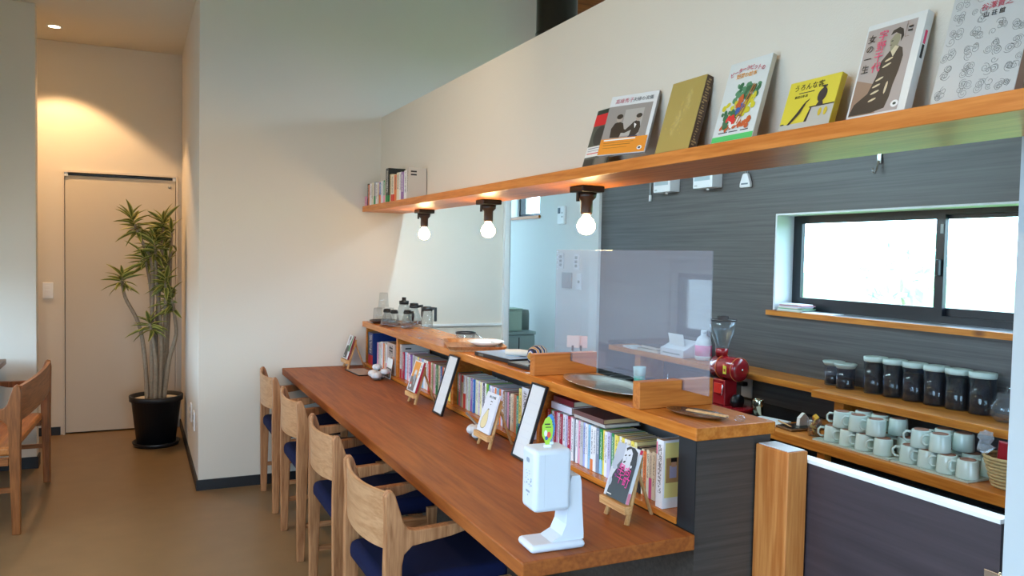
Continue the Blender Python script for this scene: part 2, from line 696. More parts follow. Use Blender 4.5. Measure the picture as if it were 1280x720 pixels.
wall('wall_left', WALL, (-1.6, -1.4), (-2.7, 6.90), (0, 2.95), [(2.30, 5.88, 0.74, 1.30), (-0.4, 1.8, 0.7, 2.3)])
wall('wall_front', WALL, (-1.4, 3.2), (-2.7, -2.5), (0, 4.2), [(-0.6, 1.8, 0.55, 2.25)], 'X')
wall('wall_kitchen', DARKWALL, (XK, 3.2), (-2.5, 4.90), (0, 2.05), [(1.46, 3.18, 1.172, 1.67)])
wall('wall_kitchen_upper', WALLK, (XK, 3.2), (-2.5, 4.90), (2.05, 4.2), [(1.9, 4.3, 2.32, 2.74)])
wall('wall_back_room', WALLK, (XK, 3.2), (4.90, 7.20), (0, 4.2), [(5.85, 6.44, 1.757, 2.25)])
wall('wall_back_room_rear', WALLK, (2.302, XK), (7.05, 7.20), (0, 2.6), [(2.42, 2.90, 0.5, 2.3)], 'X')
wall('wall_back_room_left', WALLK, (2.30, 2.42), (5.16, 7.05), (0, 2.6))
wall('wall_fascia', WALL, (0.30, 0.345), (-2.5, YE), (2.95, 4.2))
bx('ceiling', CEIL, -1.6, 0.466, -2.7, 7.05, 2.951, 3.05, kind='structure')
bx('ceiling_high', CEIL, 0.30, 3.2, -2.7, 5.15, 4.201, 4.3, kind='structure')
bx('ceiling_back_room', CEIL, 2.30, 3.0, 5.151, 7.2, 2.601, 2.7, kind='structure')

bx('wall_end_header', WALL, 2.3005, 2.9995, YE, 5.15, 2.401, 4.2, kind='structure')
# half wall over the counter and the white pier that carries it
bx('wall_half', WALL, 1.43, 1.55, 0.30, YE - 0.001, 1.7205, 2.289, kind='structure')
bx('wall_pier', pbr('pier_paint', '#bcc5cb', 0.7), 1.592, 1.72, 0.30, 1.018, 0.0, 2.289, kind='structure')

# skirting
bx('baseboard_end', BASEB, 0.336, 1.33, YE - 0.01, YE - 0.0005, 0, 0.062, kind='structure')
bx('baseboard_return', BASEB, 0.335, 0.3455, YE, 6.90, 0, 0.062, kind='structure')
bx('baseboard_rear', BASEB, -0.76, -0.50, 6.890, 6.9015, 0, 0.062, kind='structure')
b = MB().box(-1.39, -0.552, 5.900, 5.9105, 0, 0.075).box(-0.5615, -0.552, 5.9106, 6.03, 0, 0.075)
b.build('baseboard_partition', BASEB, kind='structure')

# white trim: jamb of the opening to the back room, rail across the end wall, post at the dark panel's end
bx('trim_1', WALLK, 2.3005, 2.336, 4.995, 5.155, 0, 2.4, kind='structure')
bx('trim_2', WALLK, 1.60, 2.30, YE - 0.012, YE - 0.0005, 0.945, 0.960, kind='structure')
bx('trim_3', WALLK, XK - 0.022, XK - 0.0005, 4.885, 4.915, 0, 2.05, kind='structure')

# door in the rear wall
dr = MB().box(-0.482, -0.470, 6.885, 6.95, 0, 2.0).box(0.303, 0.315, 6.885, 6.95, 0, 2.0).box(-0.470, 0.303, 6.885, 6.95, 1.985, 2.0).build('door_1', pbr('door_frame_white', '#cfc8bd', 0.5), kind='structure')
bx('door_leaf', pbr('door_leaf_white', '#cdc4b4', 0.55), -0.466, 0.299, 6.907, 6.94, 0.012, 1.962, dr)
bx('door_track', BLACK, -0.46, 0.293, 6.900, 6.93, 1.966, 1.976, dr)
for x in (-0.457, 0.290):
    bx('track_stop', WHITEP, x - 0.012, x + 0.012, 6.892, 6.8995, 1.958, 1.984, dr)
MB().lathe([(0, 0), (0.013, 0), (0.013, 0.006), (0, 0.006)], seg=16, M=Matrix.Translation((0.257, 6.907, 1.91)) @ Matrix.Rotation(PI / 2, 4, 'X')).build('door_lock', GREYP, dr)


def window(n, x, y0, y1, z0, z1, mat, meet=None, fr=0.035, side=1, sill=None, panes=1):
    """window in a wall along Y; frame set at depth x..x+0.05"""
    b = MB()
    b.box(x, x + 0.05, y0, y1, z0, z0 + fr).box(x, x + 0.05, y0, y1, z1 - fr, z1)
    b.box(x, x + 0.05, y0, y0 + fr, z0 + fr, z1 - fr).box(x, x + 0.05, y1 - fr, y1, z0 + fr, z1 - fr)
    w = b.build('window_%d' % n, mat, kind='structure')
    if meet is None:
        bx('pane', GLASS, x + 0.022, x + 0.027, y0 + fr, y1 - fr, z0 + fr, z1 - fr, w)
    else:
        for k, (a0, a1, dx) in enumerate(((y0 + fr, meet + 0.03, 0.024), (meet - 0.03, y1 - fr, 0.0))):
            s = 0.035
            q = MB()
            q.box(x + dx, x + dx + 0.022, a0, a1, z0 + fr, z0 + fr + s).box(x + dx, x + dx + 0.022, a0, a1, z1 - fr - s * .5, z1 - fr)
            q.box(x + dx, x + dx + 0.022, a0, a0 + s, z0 + fr + s, z1 - fr - s * .5).box(x + dx, x + dx + 0.022, a1 - s, a1, z0 + fr + s, z1 - fr - s * .5)
            sh = q.build('sash', mat, w)
            bx('pane', GLASS, x + dx + 0.009, x + dx + 0.013, a0 + s, a1 - s, z0 + fr + s, z1 - fr - s * .5, sh)
            if k == 1:
                bx('latch', mat, x - 0.022, x - 0.001, a0 + 0.008, a0 + 0.026, (z0 + z1) / 2 - 0.045, (z0 + z1) / 2 + 0.025, sh, bev=0.004)
                bx('pull_strip', GREYP, x - 0.003, x - 0.0005, a0 + 0.006, a0 + 0.020, z1 - 0.11, z1 - 0.07, sh)
    return w


w1 = window(1, 3.12, 1.462, 3.178, 1.175, 1.668, SASH, meet=2.335, fr=0.03)
# white lining of the opening and the wooden sill
b = MB().box(3.002, 3.119, 3.168, 3.1795, 1.174, 1.669).box(3.002, 3.119, 1.461, 3.168, 1.660, 1.6695).box(3.002, 3.119, 1.461, 1.471, 1.174, 1.66)
b.build('trim_4', pbr('lining_white', '#dfe2e6', 0.6), kind='structure')
bx('trim_5', KITW, 2.978, 3.118, 1.40, 3.205, 1.146, 1.1715, kind='structure')
window(2, 3.09, 1.902, 4.298, 2.322, 2.738, SASH)
w3 = window(3, 3.10, 5.852, 6.438, 1.759, 2.248, SASH, fr=0.03)
bx('trim_6', KITW, 2.982, 3.099, 5.83, 6.46, 1.733, 1.7565, kind='structure')
window(4, -1.52, 2.302, 5.878, 0.742, 1.298, SASH, meet=4.10)
window(5, -1.52, -0.398, 1.798, 0.702, 2.298, SASH)
b = MB()
for x in (-0.6, 0.57, 1.74):
    b.box(x, x + 0.06, -2.62, -2.57, 0.56, 2.24)
b.box(-0.54, 1.74, -2.62, -2.57, 0.56, 0.61).box(-0.54, 1.74, -2.62, -2.57, 2.19, 2.24)
w6 = b.build('window_6', SASH, kind='structure')
bx('pane', GLASS, -0.54, 0.57, -2.60, -2.595, 0.61, 2.19, w6)
bx('pane', GLASS, 0.63, 1.74, -2.60, -2.595, 0.61, 2.19, w6)
b = MB()
b.box(2.425, 2.895, 7.10, 7.14, 0.505, 0.545).box(2.425, 2.895, 7.10, 7.14, 2.255, 2.295).box(2.425, 2.465, 7.10, 7.14, 0.545, 2.255).box(2.855, 2.895, 7.10, 7.14, 0.545, 2.255)
w7 = b.build('window_7', SASH, kind='structure')
bx('pane', GLASS, 2.465, 2.855, 7.118, 7.122, 0.545, 2.255, w7)

# ground outside
bx('ground', GRASS, 3.6, 90, -90, 90, -0.6, -0.35, kind='structure')
bx('ground_paving', PAVE, -90, 3.6, -90, 90, -0.6, -0.35, kind='structure')

# ================================================================== outside: shrubs beyond the kitchen window, leaves coloured as if overexposed
rnd = random.Random(5)
for i, (x, y, s, lab) in enumerate(((12.0, 9.6, 1.0, 'bushy tree with glare-whitened leaf colour seen through the left pane of the kitchen window'),
                                    (16.0, 9.2, 0.8, 'low shrub with glare-whitened leaf colour seen through the right pane of the kitchen window'))):
    t = thing('garden_tree', lab, 'tree', (x, y, -0.35))
    MB().tube([(0, 0, 0), (0.03, 0.02, 0.9), (0, 0.05, 1.5)], [0.07, 0.05, 0.03], 7).build('trunk', BARK, t)
    b = MB()
    for k in range(170):
        a, u = rnd.uniform(0, 2 * PI), rnd.uniform(-1, 1)
        rr = 0.75 * s * rnd.uniform(0.5, 1)
        p = Vector((math.cos(a) * math.sqrt(1 - u * u) * rr, math.sin(a) * math.sqrt(1 - u * u) * rr, 1.6 + u * rr * 1.1))
        q = Euler((rnd.uniform(0, 3), rnd.uniform(0, 3), rnd.uniform(0, 3))).to_matrix()
        L = 0.16
        b.poly([p + q @ Vector(v) for v in ((-L, 0, 0), (0, -L * .5, 0.02), (L, 0, 0), (0, L * .5, 0.02))])
    b.build('foliage', pbr('glare_leaf', '#cfeedd', 0.6, var=0.1), t, fix=False, kind='stuff')  # sky glare put into the leaf colour, whitened to look overexposed

# ================================================================== the counter
tb = thing('counter_table', 'long brown wooden counter table running along the bookshelf to the end wall', 'table', (0, 0, 0))
MB().box(0.825, 1.327, 1.658, YE - 0.002, 0.668, 0.7084, 0.004).build('tabletop', TABLEW, tb)
for y in (3.3, 4.7):
    MB().prism([(1.339, 0.30), (1.339, 0.667), (0.95, 0.667), (0.95, 0.63)], y, y + 0.035).build('bracket', TABLEW, tb)

br = thing('bar_counter', 'dark panelled bar base with a bookshelf recess above the brown counter table', 'bar counter', (0, 0, 0))
bx('bar_base', BARPANEL, 1.340, 1.588, 1.747, YE - 0.002, 0, 0.706, br)
bx('end_panel', BARPANEL, 1.337, 1.588, 1.674, 1.746, 0, 0.954, br)
bx('end_panel_edge', BLACKP, 1.3335, 1.3365, 1.674, 1.746, 0.709, 0.954, br)
bx('back_panel', GREYBACK, 1.546, 1.588, 1.747, YE - 0.002, 0.7065, 0.954, br)
MB().box(1.3285, 1.545, 1.747, YE - 0.003, 0.7088, 0.7275, 0.0015).build('bottom_board', BOARDW, br)
for y in (4.345, 3.470, 2.590):
    MB().box(1.345, 1.545, y, y + 0.022, 0.728, 0.954, 0.002).build('divider', BOARDW, br)
MB().box(1.345, 1.545, 5.003, 5.023, 0.728, 0.954, 0.002).build('divider', BOARDW, br)
bt = thing('bar_board', 'thick orange pine board on top of the bar, above the bookshelf', 'bar top', (0, 0, 0))
MB().box(1.322, 1.592, 1.660, YE - 0.002, 0.9545, 0.989, 0.003).build('board', BOARDW, bt)

hs = thing('hanging_shelf', 'long orange pine shelf board under the white half wall', 'shelf', (0, 0, 0))
MB().box(1.314, 1.591, 0.30, YE - 0.002, 1.684, 1.7195, 0.002).build('board', SHELFW, hs)

# post and low swing gate at the end of the bar
gp = thing('gate_post', 'knotty pine post at the end of the bar beside the gate', 'post', (0, 0, 0))
MB().box(1.531, 1.599, 1.548, 1.668, 0, 0.932, 0.003).build('post', POSTW, gp)
bx('strike_plate', pbr('plate_pale', '#d6dde4', 0.35), 1.536, 1.594, 1.555, 1.662, 0.9323, 0.934, gp)
gt = thing('swing_gate', 'low dark brown gate with a white top edge at the bar end', 'gate', (0, 0, 0))
bx('gate_panel', GATEPANEL, 1.605, 1.635, 1.032, 1.595, 0.08, 0.899, gt)
bx('gate_top_edge', WHITEP, 1.601, 1.639, 1.032, 1.595, 0.8995, 0.909, gt, bev=0.001)
hg = bx('hinge', CHROME, 1.596, 1.6045, 1.021, 1.06, 0.76, 0.80, gt, bev=0.002)
MB().tube([(1.599, 1.024, 0.755), (1.599, 1.024, 0.805)], 0.005, 8).build('hinge_pin', CHROME, hg)
bx('edge_strip', WHITEP, 1.601, 1.6045, 1.032, 1.044, 0.08, 0.74, gt)

# kitchen worktop, dark cupboards, ledge and shelf on the dark wall
kc = thing('kitchen_unit', 'dark kitchen unit with an orange pine worktop along the dark panelled wall', 'cabinet', (0, 0, 0))
MB().box(2.555, 2.998, 1.10, 2.779, 0.640, 0.680, 0.003).build('worktop', KITW, kc)
MB().box(2.500, 2.998, 2.7805, 4.60, 0.640, 0.680, 0.003).build('black_worktop', pbr('black_counter', '#141517', 0.25), kc)
bx('carcass', BLACKP, 2.66, 2.99, 1.10, 4.60, 0.0, 0.639, kc)
for y in (1.20, 1.90, 2.60, 3.30, 4.00):
    dd = bx('cupboard_door', BLACKP, 2.640, 2.6595, y, y + 0.58, 0.06, 0.60, kc, bev=0.002)
MB().box(2.57, 2.61, 2.40, 2.44, 0, 0.639, 0.002).build('leg', KITW, kc)
kl = thing('wall_ledge', 'pine ledge on the dark wall behind the clear screen and the red grinder', 'shelf', (0, 0, 0))
MB().box(2.800, 2.997, 2.625, 4.435, 0.829, 0.860, 0.002).build('board', KITW, kl)
for y in (4.10,):
    MB().box(2.82, 2.997, y, y + 0.06, 0.681, 0.8285, 0.002).build('support', KITW, kl)
ks = thing('wall_shelf', 'deep pine shelf on the dark wall carrying the storage jars', 'shelf', (0, 0, 0))
MB().box(2.715, 2.997, 1.10, 2.622, 0.829, 0.860, 0.002).build('board', KITW, ks)
MB().box(2.745, 2.997, 2.47, 2.52, 0.681, 0.8285, 0.002).build('support', KITW, ks)

# duct and beam above the half wall
dc = thing('flue_duct', 'dark shiny flue duct rising behind the white half wall', 'duct', (2.08, 3.9, 0))
MB().lathe([(0, 2.30), (0.112, 2.30), (0.112, 2.62), (0.116, 2.63), (0.112, 2.64), (0.112, 3.2), (0.116, 3.21), (0.112, 3.22), (0.112, 4.199)], seg=32).build('pipe', DUCTM, dc)
MB().lathe([(0.1125, 4.17), (0.15, 4.18), (0.15, 4.199), (0.1125, 4.199)], seg=32).build('ceiling_collar', DUCTM, dc)
b = MB().box(2.56, 2.998, 4.62, 4.74, 2.80, 3.13, 0.004)
b.build('trim_7', wood('beam_wood', '#6f3a14', '#9a5a24', 'X', 8.0, 0.5), kind='structure')

# ================================================================== lamps
LBX = ((1.535, 4.464), (1.500, 3.448), (1.490, 2.532))
for i, (x, y) in enumerate(LBX):
    t = thing('bare_bulb_lamp', ('lit bare bulb lamp under the hanging shelf, nearest the end wall', 'lit bare bulb lamp under the hanging shelf, middle of the three',
                                 'lit bare bulb lamp under the hanging shelf, nearest the clear screen')[i], 'lamp', (x, y, 1.6835), group='bare bulb lamps under the shelf')
    if i == 0:
        MB().box(-0.047, 0.047, -0.047, 0.047, -0.022, 0, 0.004).build('mount_plate', BLACK, t)
        s = MB().lathe([(0, -0.0225), (0.036, -0.0225), (0.034, -0.040), (0.022, -0.052), (0.022, -0.092), (0.020, -0.100), (0, -0.100)], seg=20).build('socket', BROWNSOCK, t)
        bx('socket_clip', BLACK, -0.040, -0.034, -0.008, 0.008, -0.055, -0.0225, s)
        MB().lathe([(0.012, -0.1005), (0.014, -0.108), (0.026, -0.122), (0.033, -0.138), (0.033, -0.150), (0.026, -0.164), (0.012, -0.173), (0, -0.175)], seg=24).build('bulb', BULBM, t)
        l0 = t
    else:
        for ch in l0.children:
            c = ch.copy()
            COL.objects.link(c)
            c.parent = t
            for g in ch.children:
                d = g.copy()
                COL.objects.link(d)
                d.parent = c


t = thing('strip_lamp', 'lit white strip lamp on the kitchen side of the half wall', 'lamp', (1.6755, 3.5, 2.16))
MB().box(-0.124, -0.024, -0.75, 0.75, -0.01, 0.02, 0.002).build('bracket', WHITEP, t)
MB().box(-0.0235, 0.022, -1.0, 1.0, -0.008, 0.022, 0.004).build('housing', WHITEP, t)
bx('tube', TUBEM, -0.015, 0.015, -0.98, 0.98, -0.020, -0.0085, t)


def downlight(x, y, lab, watts, cone=100, blend=0.25):
    t = thing('downlight', lab, 'lamp', (x, y, 2.9505))
    MB().lathe([(0.036, 0.0), (0.036, -0.004), (0.050, -0.004), (0.052, 0.0)], seg=28).build('trim_ring', WHITEP, t)
    MB().lathe([(0, -0.001), (0.0355, -0.001)], seg=28).build('lamp_disc', LEDM, t)
    l = bpy.data.lights.new('downlight_beam', 'SPOT')
    l.energy = watts
    l.color = (1.0, 0.60, 0.29)
    l.spot_size = R(cone)
    l.spot_blend = blend
    l.shadow_soft_size = 0.03
    o = bpy.data.objects.new('downlight_beam', l)
    COL.objects.link(o)
    o.parent = t
    o.location = (0, 0, -0.012)


def spotlight(x, y, lab, watts, aim, cone=125):
    t = thing('ceiling_spotlight', lab, 'lamp', (x, y, 2.9505))
    MB().lathe([(0, -0.02), (0.045, -0.02), (0.045, 0), (0, 0)], seg=24).build('base', WHITEP, t)
    d = (Vector(aim) - Vector((x, y, 2.88))).normalized()
    q = d.to_track_quat('-Z', 'Y').to_matrix().to_4x4()
    M = Matrix.Translation((0, 0, -0.0705)) @ q
    MB().lathe([(0, 0.05), (0.034, 0.05), (0.036, -0.05), (0.033, -0.05), (0.031, 0.0), (0, 0.0)], seg=24, M=M).build('head', WHITEP, t)
    MB().lathe([(0, -0.044), (0.0325, -0.044)], seg=24, M=M).build('lamp_disc', LEDM, t)
    l = bpy.data.lights.new('spotlight_beam', 'SPOT')
    l.energy = watts
    l.color = (1.0, 0.78, 0.55)
    l.spot_size = R(cone)
    l.spot_blend = 0.9
    l.shadow_soft_size = 0.03
    o = bpy.data.objects.new('spotlight_beam', l)
    COL.objects.link(o)
    o.parent = t
    o.location = Vector((0, 0, -0.0705)) + d * 0.056
    o.rotation_euler = q.to_euler()


spotlight(0.26, 2.20, 'white ceiling spotlight turned towards the books on the hanging shelf', PICTURE_W, (1.43, 2.3, 2.0))
spotlight(0.26, 3.05, 'white ceiling spotlight turned towards the far half of the half wall', PICTURE_W * 1.9, (1.43, 3.9, 2.0), 100)
downlight(-0.497, 6.457, 'small lit round downlight in the low ceiling before the door', SPOT_W)
downlight(-0.5, 3.4, 'small round downlight in the low ceiling over the aisle', SPOT_W * 0.8, 158, 0.6)
downlight(-0.5, 0.6, 'small round downlight in the low ceiling near the entrance', SPOT_W * 0.7, 158, 0.6)

# ================================================================== counter chairs
CH = thing('counter_chair', '', 'chair', (0, 0, 0), group='oak chairs with navy seats along the counter')


def chair(t):
    """origin on the floor below the back; local +x towards the table, width along y"""
    hw = 0.222
    for s in (-1, 1):
        y0, y1 = (s * hw - 0.016, s * hw + 0.016)
        # upright: leg, flaring into the arm, rising into the back horn (one plank)
        P = [(-0.016, 0.0), (0.016, 0.0), (0.028, 0.42), (0.030, 0.52), (0.036, 0.552), (0.060, 0.574), (0.180, 0.588), (0.235, 0.600), (0.245, 0.610),
             (0.242, 0.621), (0.225, 0.626), (0.075, 0.620), (0.048, 0.626), (0.034, 0.645), (0.006, 0.730), (-0.002, 0.742), (-0.014, 0.742), (-0.024, 0.728), (-0.020, 0.640), (-0.022, 0.52), (-0.022, 0.42)]
        MB().prism(P, y0, y1, 'Y', bev=0.004).build('back_leg', OAKZ, t)
        MB().prism([(0.352, 0.0), (0.378, 0.0), (0.392, 0.43), (0.352, 0.43)], y0 + 0.004, y1 - 0.004, 'Y', bev=0.003).build('front_leg', OAKZ, t)
        MB().box(0.030, 0.351, s * hw - 0.010, s * hw + 0.010, 0.355, 0.395, 0.002).build('side_rail', OAKX, t)
        MB().box(0.020, 0.354, s * hw - 0.008, s * hw + 0.008, 0.150, 0.172, 0.002).build('stretcher', OAKX, t)
    # bent plywood back
    rings = []
    n = 24
    w = hw - 0.0165
    for i in range(n + 1):
        u = -1 + 2 * i / n
        bow = 0.030 * (1 - u * u)
        y = u * w
        x0 = -0.012 - bow
        zt = 0.738 - 0.006 * (1 - u * u)
        zb = 0.562 + 0.006 * abs(u) ** 3
        rings.append([(x0 + 0.010, y, zb), (x0 + 0.004, y, zt - 0.004), (x0 - 0.002, y, zt), (x0 - 0.008, y, zt - 0.004), (x0 - 0.004, y, zb)])
    MB().loft(rings, smooth=False).build('backrest', OAKY, t)
    MB().box(0.036, 0.345, -hw + 0.018, -hw + 0.036, 0.350, 0.392).box(0.036, 0.345, hw - 0.036, hw - 0.018, 0.350, 0.392).box(0.330, 0.348, -hw + 0.037, hw - 0.037, 0.350, 0.392).build('seat_frame', OAKX, t)
    MB().box(-0.012, 0.398, -hw + 0.020, hw - 0.020, 0.396, 0.465, 0.026, seg=4, smooth=True).build('seat', NAVY, t)


chair(CH)
CX = [(0.700, 4.664, 0), (0.697, 3.925, 0), (0.694, 3.180, 0), (0.672, 2.440, 0.02)]
CL = ['oak armchair with navy seat at the counter, the one beside the end wall', 'oak armchair with navy seat at the counter, second from the end wall',
      'oak armchair with navy seat at the counter, third from the end wall', 'oak armchair with navy seat at the counter, nearest and cut by the frame']
for i, (x, y, a) in enumerate(CX):
    if i == 0:
        CH.location = (x, y, 0)
        CH['label'] = CL[0]
    else:
        dup(CH, (x, y, 0), (0, 0, a), CL[i])

# two-seat bench and dining table by the left wall
BENZ = wood('bench_upright_wood', '#74441f', '#9c6234', 'Z', 14.0, 0.42)
BENX = wood('bench_rail_wood', '#74441f', '#9c6234', 'X', 14.0, 0.42)
BENY = wood('bench_back_wood', '#7c4a24', '#a86c3c', 'Y', 12.0, 0.42)
bn = thing('bench_seat', 'wide oak two-seat bench with a slanted backrest by the left dining table', 'bench', (-0.500, 5.06, 0), (0, 0, PI - R(3)))
hw = 0.480
for s in (-1, 1):
    P = [(-0.020, 0.0), (0.016, 0.0), (0.028, 0.42), (0.030, 0.52), (0.036, 0.552), (0.060, 0.574), (0.200, 0.588), (0.255, 0.602), (0.250, 0.622), (0.075, 0.622), (0.048, 0.632), (0.034, 0.65),
         (0.008, 0.735), (-0.004, 0.744), (-0.020, 0.738), (-0.026, 0.70), (-0.022, 0.42)]
    MB().prism(P, s * hw - 0.018, s * hw + 0.018, 'Y', bev=0.004).build('back_leg', BENZ, bn)
    MB().prism([(0.392, 0.0), (0.418, 0.0), (0.432, 0.42), (0.392, 0.42)], s * hw - 0.015, s * hw + 0.015, 'Y', bev=0.003).build('front_leg', BENZ, bn)
    MB().box(0.030, 0.391, s * hw - 0.010, s * hw + 0.010, 0.345, 0.385, 0.002).build('side_rail', BENX, bn)
    MB().box(0.020, 0.394, s * hw - 0.009, s * hw + 0.009, 0.21, 0.235, 0.002).build('stretcher', BENX, bn)
rings = []
for i in range(15):
    u = -1 + 2 * i / 14
    x0 = -0.014 - 0.02 * (1 - u * u)
    y = u * (hw - 0.0185)
    rings.append([(x0 + 0.014, y, 0.56), (x0 + 0.008, y, 0.735), (x0 - 0.010, y, 0.735), (x0 - 0.004, y, 0.56)])
MB().loft(rings, smooth=False).build('backrest', BENY, bn)
MB().box(0.02, 0.44, -hw + 0.02, hw - 0.02, 0.386, 0.43, 0.012, seg=3).build('seat', wood('bench_seat_wood', '#9a5c28', '#c07d40', 'Y', 10), bn)

dt = thing('dining_table', 'dining table with a brown wooden top by the left wall', 'table', (0, 0, 0))
MB().box(-1.385, -0.715, 4.55, 5.822, 0.690, 0.722, 0.003).build('tabletop', BROWNTAB, dt)
for x in (-1.34, -1.04):
    for y in (4.62, 5.72):
        MB().box(x, x + 0.05, y, y + 0.05, 0, 0.6895, 0.003).build('leg', OAKZ, dt)

# ================================================================== potted plant
PX, PY = 0.150, 6.33
pl = thing('potted_plant', 'tall many-stemmed potted plant with narrow striped leaves in front of the door', 'plant', (PX, PY, 0))
MB().lathe([(0, 0.001), (0.150, 0.001), (0.162, 0.030), (0.155, 0.032), (0.146, 0.012), (0, 0.012)], seg=32).build('saucer', POTM, pl)
MB().lathe([(0, 0.0125), (0.130, 0.0125), (0.166, 0.325), (0.180, 0.328), (0.182, 0.365), (0.170, 0.365), (0.163, 0.330), (0.162, 0.325)], seg=36).build('pot', POTM, pl)
MB().lathe([(0, 0.340), (0.161, 0.337)], seg=28).build('topping', SOIL, pl)
heads = [  # stem foot (x, y), way points (x, y, z), head position
    ((-0.06, 0.00), [(-0.075, 0, 0.62), (-0.115, -0.02, 0.88), (-0.205, -0.03, 1.08), (-0.225, -0.03, 1.22)], 24),
    ((-0.02, 0.02), [(-0.03, 0.02, 0.7), (-0.035, 0.0, 1.1), (-0.075, 0.0, 1.36)], 24),
    ((-0.03, -0.02), [(-0.03, -0.02, 0.9), (-0.03, -0.02, 1.30), (-0.09, -0.03, 1.46), (-0.160, -0.03, 1.63)], 30),
    ((0.00, 0.03), [(0.00, 0.03, 0.8), (0.03, 0.02, 1.3), (0.045, 0.02, 1.62)], 40),
    ((0.02, -0.02), [(0.03, -0.03, 0.8), (0.0, -0.03, 1.2), (-0.01, -0.03, 1.47)], 34),
    ((0.04, 0.02), [(0.07, 0.02, 0.8), (0.085, 0.02, 1.2), (0.07, 0.0, 1.32)], 28),
    ((0.05, -0.01), [(0.085, -0.02, 0.62), (0.13, -0.02, 0.80), (0.115, -0.02, 0.98), (0.095, -0.02, 1.08)], 30),
    ((0.01, 0.00), [(0.05, 0.0, 0.7), (0.06, -0.04, 1.1), (0.060, -0.05, 1.20)], 24),
    ((-0.01, -0.04), [(-0.005, -0.05, 0.6), (-0.03, -0.07, 0.80), (-0.045, -0.075, 0.90)], 22),
    ((0.05, 0.03), [(0.08, 0.03, 0.9), (0.095, 0.03, 1.4), (0.10, 0.02, 1.55)], 30),
]
rnd = random.Random(11)
leafs = []
for k, Lf in enumerate((0.135, 0.16, 0.12)):
    b = MB()
    W_ = 0.0125
    prof = [(0.0, 0.3), (0.25, 1.0), (0.55, 0.9), (0.8, 0.55), (1.0, 0.05)]
    for mi, (e0, e1) in ((0, (0.0, 0.55)), (1, (0.55, 1.0))):
        b.mi = mi
        for sg in (-1, 1):
            for (u0, w0), (u1, w1_) in zip(prof, prof[1:]):
                def P_(u, w, e):
                    return (Lf * u, sg * W_ * w * e, -0.16 * Lf * u * u * (1.2 + k * 0.5) + 0.75 * W_ * w * e)
                b.poly([P_(u0, w0, e0), P_(u1, w1_, e0), P_(u1, w1_, e1), P_(u0, w0, e1)])
    bmesh.ops.remove_doubles(b.bm, verts=b.bm.verts[:], dist=1e-5)
    me = bpy.data.meshes.new('leaf')
    b.bm.to_mesh(me)
    b.bm.free()
    me.materials.append(LEAFM)
    me.materials.append(LEAFY)
    leafs.append(me)
for (fx, fy), way, nl in heads:
    pts = [Vector((fx, fy, 0.335))] + [Vector(p) for p in way]
    sm = []
    for i in range(len(pts) - 1):
        p0, p1, p2, p3 = pts[max(i - 1, 0)], pts[i], pts[i + 1], pts[min(i + 2, len(pts) - 1)]
        for j in range(5):
            t = j / 5
            sm.append(0.5 * ((2 * p1) + (p2 - p0) * t + (2 * p0 - 5 * p1 + 4 * p2 - p3) * t * t + (3 * p1 - p0 - 3 * p2 + p3) * t ** 3))
    sm.append(pts[-1])
    n = len(sm)
    MB().tube(sm, [0.017 - 0.008 * i / n for i in range(n)], 8).build('stem', BARK, pl)
    tip = pts[-1]
    d = (sm[-1] - sm[-2]).normalized()
    for k in range(nl):
        u = k / nl
        az = k * 2.39996
        el = R(74) - R(96) * (1 - u) ** 0.7 + rnd.uniform(-0.15, 0.15)
        o = bpy.data.objects.new('leaf', leafs[k % 3])
        COL.objects.link(o)
        o.parent = pl
        pos = tip + d * (-0.11 + 0.125 * u) if nl > 25 else tip + d * (-0.06 + 0.07 * u)
        az += rnd.uniform(-0.3, 0.3)
        if pos.x + 0.215 * math.cos(az) * abs(math.cos(el)) > 0.185:
            az = PI - az
        o.location = pos
        o.rotation_euler = (rnd.uniform(-0.9, 0.9), -el, az)
        s = rnd.uniform(0.8, 1.12)
        o.scale = (s, s * 1.25, s)

# wall plates
sw = thing('light_switch', 'white light switch plate on the wall left of the door', 'switch', (-0.579, 6.9015, 1.096))
MB().box(-0.035, 0.035, -0.009, 0, -0.060, 0.060, 0.003).build('plate', WHITEP, sw)
for z in (-0.028, 0.0, 0.028):
    MB().box(-0.016, 0.016, -0.0125, -0.0092, z - 0.011, z + 0.011, 0.001).build('rocker', WHITEP, sw)
for y, lab in ((5.60, 'white double wall plate low on the narrow return wall, the one nearer the plant'), (5.32, 'white wall socket low on the narrow return wall, nearer the corner')):
    so = thing('wall_socket', lab, 'socket', (0.3455, y, 0.36))
    MB().box(-0.009, 0, -0.036, 0.036, -0.060, 0.060, 0.003).build('plate', WHITEP, so)
    for z in (-0.022, 0.022):
        MB().box(-0.0115, -0.0092, -0.013, 0.013, z - 0.014, z + 0.014, 0.001).build('outlet_face', GREYP, so)

# ================================================================== books
def book_parts(t, w, h, d, c, ink=0.0, obi=None):
    """spine-out book: local x thickness w, y depth d, z height h; spine at y = 0"""
    b = MB()
    g = 0.0016
    b.box(-w / 2, -w / 2 + g, g, d, 0, h).box(w / 2 - g, w / 2, g, d, 0, h).box(-w / 2, w / 2, 0, g, 0, h)
    o = b.build('cover', JACKET, t)
    o.color = (*lin(c), ink)
    bx('pages', PAGES, -w / 2 + g + 0.0002, w / 2 - g - 0.0002, g + 0.0002, d - 0.002, 0.001, h - 0.0006, t)
    if obi:
        oc, f0, f1 = obi
        q = MB()
        e = 0.0006
        q.box(-w / 2 - e, w / 2 + e, -e, 0, h * f0, h * f1).box(w / 2, w / 2 + e, 0, d * 0.6, h * f0, h * f1).box(-w / 2 - e, -w / 2, 0, d * 0.6, h * f0, h * f1)
        o = q.build('paper_band', TINT, t)
        o.color = (*lin(oc), 1)


def shade_name(c):
    return c


